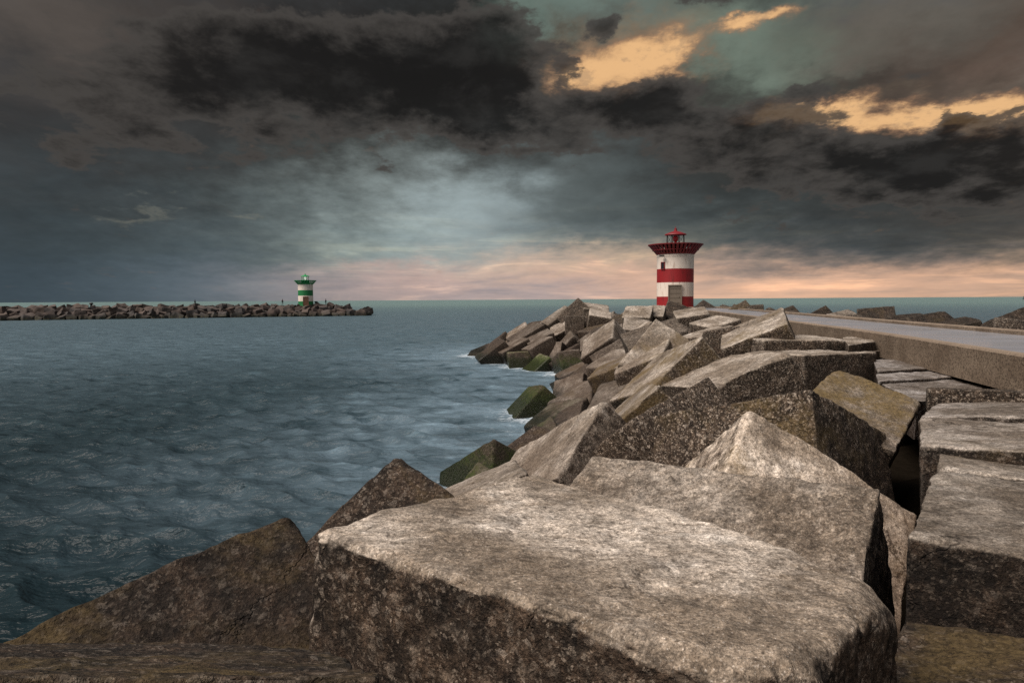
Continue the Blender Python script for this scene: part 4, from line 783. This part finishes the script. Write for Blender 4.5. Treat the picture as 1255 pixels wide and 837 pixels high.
# ------------------------------------------------------------------ sky
SUN_EL, SUN_AZ = math.radians(53), math.radians(-120)      # azimuth from +Y, positive to the right
SKYPTS = [
    (-0.582, 0.323, 0.072, 0.036, 1.00, (0.1221, 0.0976, 0.0802)),
    (-0.468, 0.347, 0.072, 0.030, 1.00, (0.0648, 0.0545, 0.0482)),
    (-0.601, 0.237, 0.084, 0.054, 1.00, (0.0423, 0.0369, 0.0343)),
    (-0.491, 0.243, 0.096, 0.054, 1.00, (0.0296, 0.0273, 0.0262)),
    (-0.332, 0.328, 0.096, 0.054, 1.20, (0.0252, 0.0222, 0.0212)),
    (-0.169, 0.299, 0.096, 0.054, 1.60, (0.0110, 0.0103, 0.0091)),
    (-0.041, 0.343, 0.060, 0.048, 1.40, (0.0160, 0.0152, 0.0137)),
    (-0.030, 0.271, 0.054, 0.042, 1.20, (0.0232, 0.0222, 0.0212)),
    (-0.260, 0.221, 0.084, 0.042, 1.00, (0.0482, 0.0513, 0.0482)),
    (-0.589, 0.146, 0.096, 0.054, 1.00, (0.0343, 0.0382, 0.0382)),
    (-0.447, 0.157, 0.096, 0.048, 1.00, (0.0482, 0.0545, 0.0545)),
    (-0.592, 0.069, 0.084, 0.048, 1.00, (0.0296, 0.0423, 0.0482)),
    (-0.469, 0.073, 0.096, 0.042, 1.00, (0.0762, 0.1022, 0.1144)),
    (-0.618, 0.020, 0.084, 0.022, 1.00, (0.0343, 0.0545, 0.0723)),
    (-0.461, 0.021, 0.096, 0.019, 1.00, (0.1221, 0.1620, 0.1946)),
    (-0.317, 0.111, 0.084, 0.042, 1.00, (0.1221, 0.1500, 0.1500)),
    (-0.171, 0.159, 0.072, 0.038, 1.10, (0.2307, 0.2705, 0.2623)),
    (-0.079, 0.120, 0.072, 0.041, 1.50, (0.3419, 0.4125, 0.4233)),
    (-0.124, 0.204, 0.060, 0.031, 0.80, (0.0976, 0.1070, 0.1022)),
    (-0.195, 0.079, 0.072, 0.024, 1.00, (0.3050, 0.3613, 0.3419)),
    (-0.032, 0.068, 0.060, 0.019, 1.00, (0.3050, 0.3419, 0.3231)),
    (-0.231, 0.021, 0.072, 0.016, 1.00, (0.4020, 0.3278, 0.3140)),
    (-0.127, 0.030, 0.072, 0.014, 1.10, (0.5776, 0.3916, 0.3325)),
    (0.015, 0.046, 0.066, 0.016, 1.10, (0.7305, 0.4910, 0.3613)),
    (0.015, 0.014, 0.096, 0.012, 1.00, (0.3916, 0.3325, 0.3325)),
    (-0.329, 0.019, 0.072, 0.014, 0.80, (0.2542, 0.2542, 0.2705)),
    (0.087, 0.159, 0.072, 0.042, 1.10, (0.1070, 0.1274, 0.1274)),
    (0.028, 0.216, 0.060, 0.036, 1.00, (0.0545, 0.0578, 0.0545)),
    (0.157, 0.135, 0.072, 0.042, 1.10, (0.0887, 0.1070, 0.1070)),
    (0.087, 0.090, 0.084, 0.019, 1.00, (0.1620, 0.1946, 0.2016)),
    (0.134, 0.061, 0.072, 0.014, 1.00, (0.6172, 0.4678, 0.3419)),
    (0.157, 0.025, 0.084, 0.014, 1.00, (0.6724, 0.4342, 0.3231)),
    (0.314, 0.051, 0.072, 0.013, 1.00, (0.4342, 0.3140, 0.2542)),
    (0.336, 0.020, 0.096, 0.013, 1.00, (0.8228, 0.5029, 0.3419)),
    (0.495, 0.020, 0.084, 0.016, 1.00, (0.7913, 0.4793, 0.3231)),
    (0.615, 0.018, 0.072, 0.016, 1.00, (0.7011, 0.4452, 0.3140)),
    (0.017, 0.381, 0.029, 0.024, 1.60, (0.1946, 0.2623, 0.2232)),
    (0.087, 0.383, 0.054, 0.019, 1.60, (0.1620, 0.2159, 0.1878)),
    (0.189, 0.382, 0.048, 0.017, 1.60, (0.1221, 0.1620, 0.1441)),
    (-0.006, 0.373, 0.019, 0.036, 0.90, (0.0319, 0.0296, 0.0262)),
    (0.127, 0.365, 0.022, 0.014, 1.20, (0.0545, 0.0513, 0.0482)),
    (0.075, 0.332, 0.017, 0.014, 0.80, (0.0612, 0.0545, 0.0452)),
    (0.299, 0.318, 0.043, 0.033, 1.20, (0.1746, 0.2307, 0.1878)),
    (0.167, 0.323, 0.072, 0.030, 0.80, (0.2159, 0.1620, 0.1070)),
    (0.499, 0.227, 0.108, 0.014, 0.70, (0.1559, 0.1170, 0.0844)),
    (0.277, 0.378, 0.036, 0.017, 1.10, (0.0482, 0.0513, 0.0452)),
    (0.245, 0.367, 0.024, 0.017, 0.80, (0.1274, 0.1559, 0.1329)),
    (0.392, 0.308, 0.036, 0.030, 1.00, (0.1500, 0.1812, 0.1441)),
    (0.469, 0.320, 0.072, 0.024, 1.10, (0.1070, 0.0931, 0.0762)),
    (0.589, 0.320, 0.072, 0.024, 1.00, (0.1274, 0.1170, 0.0976)),
    (0.550, 0.280, 0.072, 0.022, 1.10, (0.0844, 0.0648, 0.0513)),
    (0.622, 0.280, 0.030, 0.030, 1.00, (0.1170, 0.0723, 0.0513)),
    (0.201, 0.264, 0.072, 0.030, 1.30, (0.0395, 0.0369, 0.0343)),
    (0.332, 0.234, 0.054, 0.030, 1.10, (0.0482, 0.0482, 0.0423)),
    (0.413, 0.266, 0.030, 0.019, 1.10, (0.0319, 0.0296, 0.0273)),
    (0.373, 0.263, 0.024, 0.012, 0.70, (0.1170, 0.1329, 0.1070)),
    (0.551, 0.237, 0.048, 0.008, 1.20, (0.0612, 0.0452, 0.0369)),
    (0.452, 0.260, 0.022, 0.007, 1.10, (0.0452, 0.0369, 0.0319)),
    (0.560, 0.214, 0.014, 0.014, 1.50, (0.0545, 0.0423, 0.0343)),
    (0.525, 0.254, 0.060, 0.012, 1.20, (0.0648, 0.0482, 0.0395)),
    (0.269, 0.186, 0.084, 0.036, 1.20, (0.0296, 0.0319, 0.0319)),
    (0.415, 0.176, 0.096, 0.033, 1.30, (0.0319, 0.0331, 0.0307)),
    (0.561, 0.162, 0.096, 0.036, 1.30, (0.0273, 0.0296, 0.0284)),
    (0.612, 0.114, 0.072, 0.036, 1.40, (0.0194, 0.0252, 0.0273)),
    (0.291, 0.119, 0.084, 0.031, 1.10, (0.0482, 0.0595, 0.0612)),
    (0.464, 0.115, 0.096, 0.036, 1.50, (0.0296, 0.0382, 0.0409)),
    (0.597, 0.072, 0.084, 0.022, 1.10, (0.0343, 0.0482, 0.0529)),
    (0.417, 0.070, 0.084, 0.017, 1.00, (0.0762, 0.0931, 0.0976)),
    (0.270, 0.086, 0.060, 0.017, 1.00, (0.1329, 0.1500, 0.1441)),
    (0.530, 0.047, 0.096, 0.011, 1.00, (0.1274, 0.1384, 0.1384)),
    (-0.495, 0.115, 0.017, 0.004, 0.90, (0.2623, 0.2542, 0.2016)),
    (-0.379, 0.118, 0.013, 0.004, 0.80, (0.2623, 0.2542, 0.2016)),
    (0.000, 0.785, 0.698, 0.192, 1.00, (0.0700, 0.0800, 0.0850)),
    (-1.047, 0.436, 0.314, 0.314, 1.00, (0.0500, 0.0550, 0.0600)),
    (1.047, 0.436, 0.279, 0.279, 1.00, (0.0700, 0.0700, 0.0700)),
    (-1.047, 0.070, 0.279, 0.105, 1.00, (0.0600, 0.0900, 0.1100)),
    (1.047, 0.070, 0.279, 0.105, 1.00, (0.3500, 0.2500, 0.1800)),
    (-1.920, 0.524, 0.524, 0.524, 1.00, (0.2200, 0.2200, 0.2300)),  # unseen rear sky points, brightened to add fill light
    (1.920, 0.524, 0.524, 0.524, 1.00, (0.1600, 0.1500, 0.1450)),
    (3.142, 0.524, 0.698, 0.698, 1.00, (0.2600, 0.2500, 0.2400)),
    (-3.142, 0.524, 0.698, 0.698, 1.00, (0.2600, 0.2500, 0.2400)),
    (0.000, 1.484, 6.981, 0.349, 0.80, (0.0750, 0.0820, 0.0900)),
]
GOLD = [
    (0.161, 0.318, 0.067, 0.024, 1.00),
    (0.214, 0.333, 0.045, 0.017, 0.75),
    (0.087, 0.303, 0.038, 0.019, 0.60),
    (0.243, 0.321, 0.019, 0.011, 0.40),
    (0.310, 0.350, 0.019, 0.006, 0.75),
    (0.336, 0.355, 0.019, 0.006, 0.85),
    (0.366, 0.361, 0.024, 0.006, 0.90),
    (0.379, 0.239, 0.048, 0.011, 1.05),
    (0.447, 0.236, 0.043, 0.012, 0.90),
    (0.508, 0.221, 0.048, 0.010, 0.90),
    (0.568, 0.222, 0.036, 0.010, 0.70),
    (0.610, 0.209, 0.054, 0.011, 1.00),
    (0.633, 0.192, 0.022, 0.010, 0.70),
]
STORM = [
    (-0.214, 0.307, 0.179, 0.060, 1.15),
    (-0.434, 0.268, 0.131, 0.060, 0.50),
    (-0.030, 0.333, 0.050, 0.050, 0.95),
    (-0.042, 0.260, 0.072, 0.029, 0.50),
    (0.201, 0.267, 0.054, 0.026, 0.90),
    (0.312, 0.217, 0.084, 0.031, 0.72),
    (0.454, 0.164, 0.131, 0.036, 0.74),
    (0.595, 0.147, 0.096, 0.036, 0.74),
    (0.133, 0.368, 0.022, 0.012, 0.80),
    (0.279, 0.383, 0.036, 0.014, 0.80),
    (0.408, 0.273, 0.024, 0.013, 0.75),
    (0.516, 0.262, 0.048, 0.010, 0.50),
    (0.567, 0.207, 0.014, 0.017, 0.80),
    (0.087, 0.232, 0.048, 0.024, 0.40),
    (-0.586, 0.212, 0.084, 0.048, 0.30),
    (0.075, 0.327, 0.014, 0.017, 0.50),
]
def build_world():
    w = bpy.data.worlds.new('World'); SC.world = w; w.use_nodes = True
    t = NT(w.node_tree); out = t.n('ShaderNodeOutputWorld'); bg = t.n('ShaderNodeBackground'); t.t.links.new(bg.outputs[0], out.inputs[0])
    d = t.n('ShaderNodeTexCoord').outputs['Generated']
    sx = t.n('ShaderNodeSeparateXYZ', None, i0=d); x, y, z = sx.outputs
    az = t.m('ARCTAN2', x, y); el = t.m('ARCSINE', z)
    # cloud-deck projection: structure gets finer and flatter toward the horizon
    inv = t.m('DIVIDE', 1.0, t.m('ADD', t.m('MAXIMUM', z, 0.0), .26))
    pl = t.vm('SCALE', d, sc=inv)
    pl = t.vm('MULTIPLY', pl, (1.45, 1.2, 1.6))
    wa = t.noise(pl, 1.5, 3, .55, 0, True); wb = t.noise(pl, 5.5, 7, .62, .0, True)
    wv = t.vm('ADD', t.vm('SCALE', t.vm('SUBTRACT', wa, (.5, .5, .5)), sc=.17), t.vm('SCALE', t.vm('SUBTRACT', wb, (.5, .5, .5)), sc=.20))
    damp = t.mr(el, .0, .2, .28, 1.0)
    wv = t.vm('MULTIPLY', wv, (1.0, .62, 0.0)); wv = t.vm('SCALE', wv, sc=damp)
    base = t.n('ShaderNodeCombineXYZ', None, X=az, Y=el, Z=0.0).outputs[0]
    p = t.vm('ADD', base, wv)
    acc = None; wsum = None
    for (cx, cy, sxx, syy, wgt, col) in SKYPTS:
        q = t.vm('MULTIPLY', t.vm('SUBTRACT', p, (cx, cy, 0)), (1 / sxx, 1 / syy, 0))
        e = t.m('EXPONENT', t.m('MULTIPLY', t.vm('DOT_PRODUCT', q, q), -.5))
        e = t.m('MULTIPLY', e, wgt)
        acc = t.vm('SCALE', col, sc=e) if acc is None else t.n('ShaderNodeVectorMath', {'operation': 'MULTIPLY_ADD'}, i0=t.n('ShaderNodeCombineXYZ', None, X=e, Y=e, Z=e).outputs[0], i1=col, i2=acc).outputs[0]
        wsum = e if wsum is None else t.m('ADD', wsum, e)
    col = t.vm('SCALE', acc, sc=t.m('DIVIDE', 1.0, t.m('ADD', wsum, 1e-6)))
    # fine cloud relief
    f1 = t.noise(pl, 3.2, 9, .6, .25); f2 = t.noise(pl, 11., 6, .6)
    rel = t.m('ADD', t.m('MULTIPLY', t.m('SUBTRACT', f1, .5), .8), t.m('MULTIPLY', t.m('SUBTRACT', f2, .5), .35))
    rel = t.m('MULTIPLY', rel, t.mr(el, .0, .14, .35, 1.0))
    col = t.vm('SCALE', col, sc=t.m('ADD', 1.0, rel))
    # streaks of lit vapour low over the horizon
    hz = t.noise(t.n('ShaderNodeCombineXYZ', None, X=t.m('MULTIPLY', az, 5.5), Y=t.m('MULTIPLY', el, 48.), Z=2.2).outputs[0], 1.0, 7, .6, .6)
    hm = t.m('MULTIPLY', t.mr(el, .16, .03), t.mr(az, -.55, -.1))
    col = t.mix(t.m('MULTIPLY', t.m('MULTIPLY', t.mr(hz, .5, .66), hm), .6), col, t.vm('MULTIPLY', col, (1.75, 1.58, 1.36)))
    col = t.mix(t.m('MULTIPLY', t.m('MULTIPLY', t.mr(hz, .5, .34), hm), .6), col, t.vm('MULTIPLY', col, (.62, .72, .82)))
    ps = t.vm('ADD', base, t.vm('MULTIPLY', t.vm('SUBTRACT', wb, (.5, .5, .5)), (.09, .06, 0.0)))
    ps2 = t.vm('ADD', base, t.vm('MULTIPLY', t.vm('SUBTRACT', wb, (.5, .5, .5)), (.13, .05, 0.0)))
    gsum = None
    for (cx, cy, sxx, syy, wgt) in GOLD:
        q = t.vm('MULTIPLY', t.vm('SUBTRACT', ps2, (cx, cy, 0)), (1 / sxx, 1 / syy, 0))
        e = t.m('MULTIPLY', t.m('EXPONENT', t.m('MULTIPLY', t.vm('DOT_PRODUCT', q, q), -.5)), wgt)
        gsum = e if gsum is None else t.m('ADD', gsum, e)
    gf = t.noise(t.vm('MULTIPLY', pl, (1.0, .8, 2.6)), 5.0, 10, .6, .5)
    gd = t.m('ADD', gsum, t.m('MULTIPLY', t.m('SUBTRACT', gf, .5), 1.5))
    gc = t.mix(t.mr(gd, .45, 1.15), rgb(.29, .165, .10), rgb(.80, .48, .23))
    gc = t.mix(t.m('MULTIPLY', t.mr(t.noise(pl, 13., 7, .65), .5, .66), .5), gc, rgb(.36, .24, .15))
    col = t.mix(t.mr(gd, .16, .95), col, gc)
    dsum = None
    for (cx, cy, sxx, syy, wgt) in STORM:
        q = t.vm('MULTIPLY', t.vm('SUBTRACT', ps, (cx, cy, 0)), (1 / sxx, 1 / syy, 0))
        e = t.m('MULTIPLY', t.m('EXPONENT', t.m('MULTIPLY', t.vm('DOT_PRODUCT', q, q), -.5)), wgt)
        dsum = e if dsum is None else t.m('ADD', dsum, e)
    frag = t.noise(t.vm('ADD', pl, (3.1, 7.7, 1.3)), 4.2, 10, .62, .15)
    shade = t.noise(t.vm('ADD', pl, (9.1, 2.7, 4.3)), 3.0, 8, .6, .2)
    dens = t.m('ADD', dsum, t.m('MULTIPLY', t.m('SUBTRACT', frag, .5), 2.1))
    cov = t.mr(dens, .40, .62)
    thick = t.mr(dens, .5, 1.15)
    sc_ = t.mix(thick, rgb(.066, .060, .055), rgb(.0115, .011, .0108))
    sc_ = t.mix(t.m('MULTIPLY', t.mr(shade, .48, .68), .28), sc_, rgb(.062, .060, .057))
    col = t.mix(t.m('MULTIPLY', cov, .9), col, sc_)
    sky = t.n('ShaderNodeTexSky', {'sky_type': 'NISHITA', 'sun_disc': False, 'sun_elevation': SUN_EL, 'sun_rotation': SUN_AZ})
    # the clear sky shows faintly through the cloud deck overhead
    col = t.vm('ADD', col, t.vm('SCALE', sky.outputs[0], sc=t.mr(el, .5, 1.2, .0, .05)))
    t.set(bg.inputs[0], col); bg.inputs[1].default_value = 1.0
    w.cycles.sampling_method = 'MANUAL'; w.cycles.sample_map_resolution = 512
build_world()

sun = bpy.data.lights.new('sun', 'SUN'); sun.energy = 4.1; sun.angle = math.radians(38); sun.color = (1.0, .89, .79)
so = bpy.data.objects.new('sun', sun); link(so)
dx, dy, dz = math.sin(SUN_AZ) * math.cos(SUN_EL), math.cos(SUN_AZ) * math.cos(SUN_EL), math.sin(SUN_EL)
from mathutils import Vector, Matrix
so.rotation_euler = Vector((dx, dy, dz)).to_track_quat('Z', 'Y').to_euler()

# ------------------------------------------------------------------ camera
th = math.atan((418.5 - 367.2) / 837); ph = math.atan(.0058)
f = Vector((0, math.cos(th), -math.sin(th))); h = Vector((1, 0, 0)); u0 = Vector((0, math.sin(th), math.cos(th)))
r_ = h * math.cos(ph) - u0 * math.sin(ph); u_ = h * math.sin(ph) + u0 * math.cos(ph)
cam = bpy.data.cameras.new('camera'); cam.sensor_width = 36; cam.lens = 36 * 837 / 1255; cam.clip_start = .05; cam.clip_end = 60000
co = bpy.data.objects.new('camera', cam); link(co)
M = Matrix((r_, u_, -f)).transposed().to_4x4(); M.translation = Vector((0, 0, 4.6)); co.matrix_world = M
SC.camera = co
SC.view_settings.view_transform = 'Standard'; SC.view_settings.look = 'None'; SC.view_settings.exposure = 0; SC.view_settings.gamma = 1
SC.cycles.use_denoising = False
SC.render.engine = 'CYCLES'; SC.cycles.max_bounces = 6
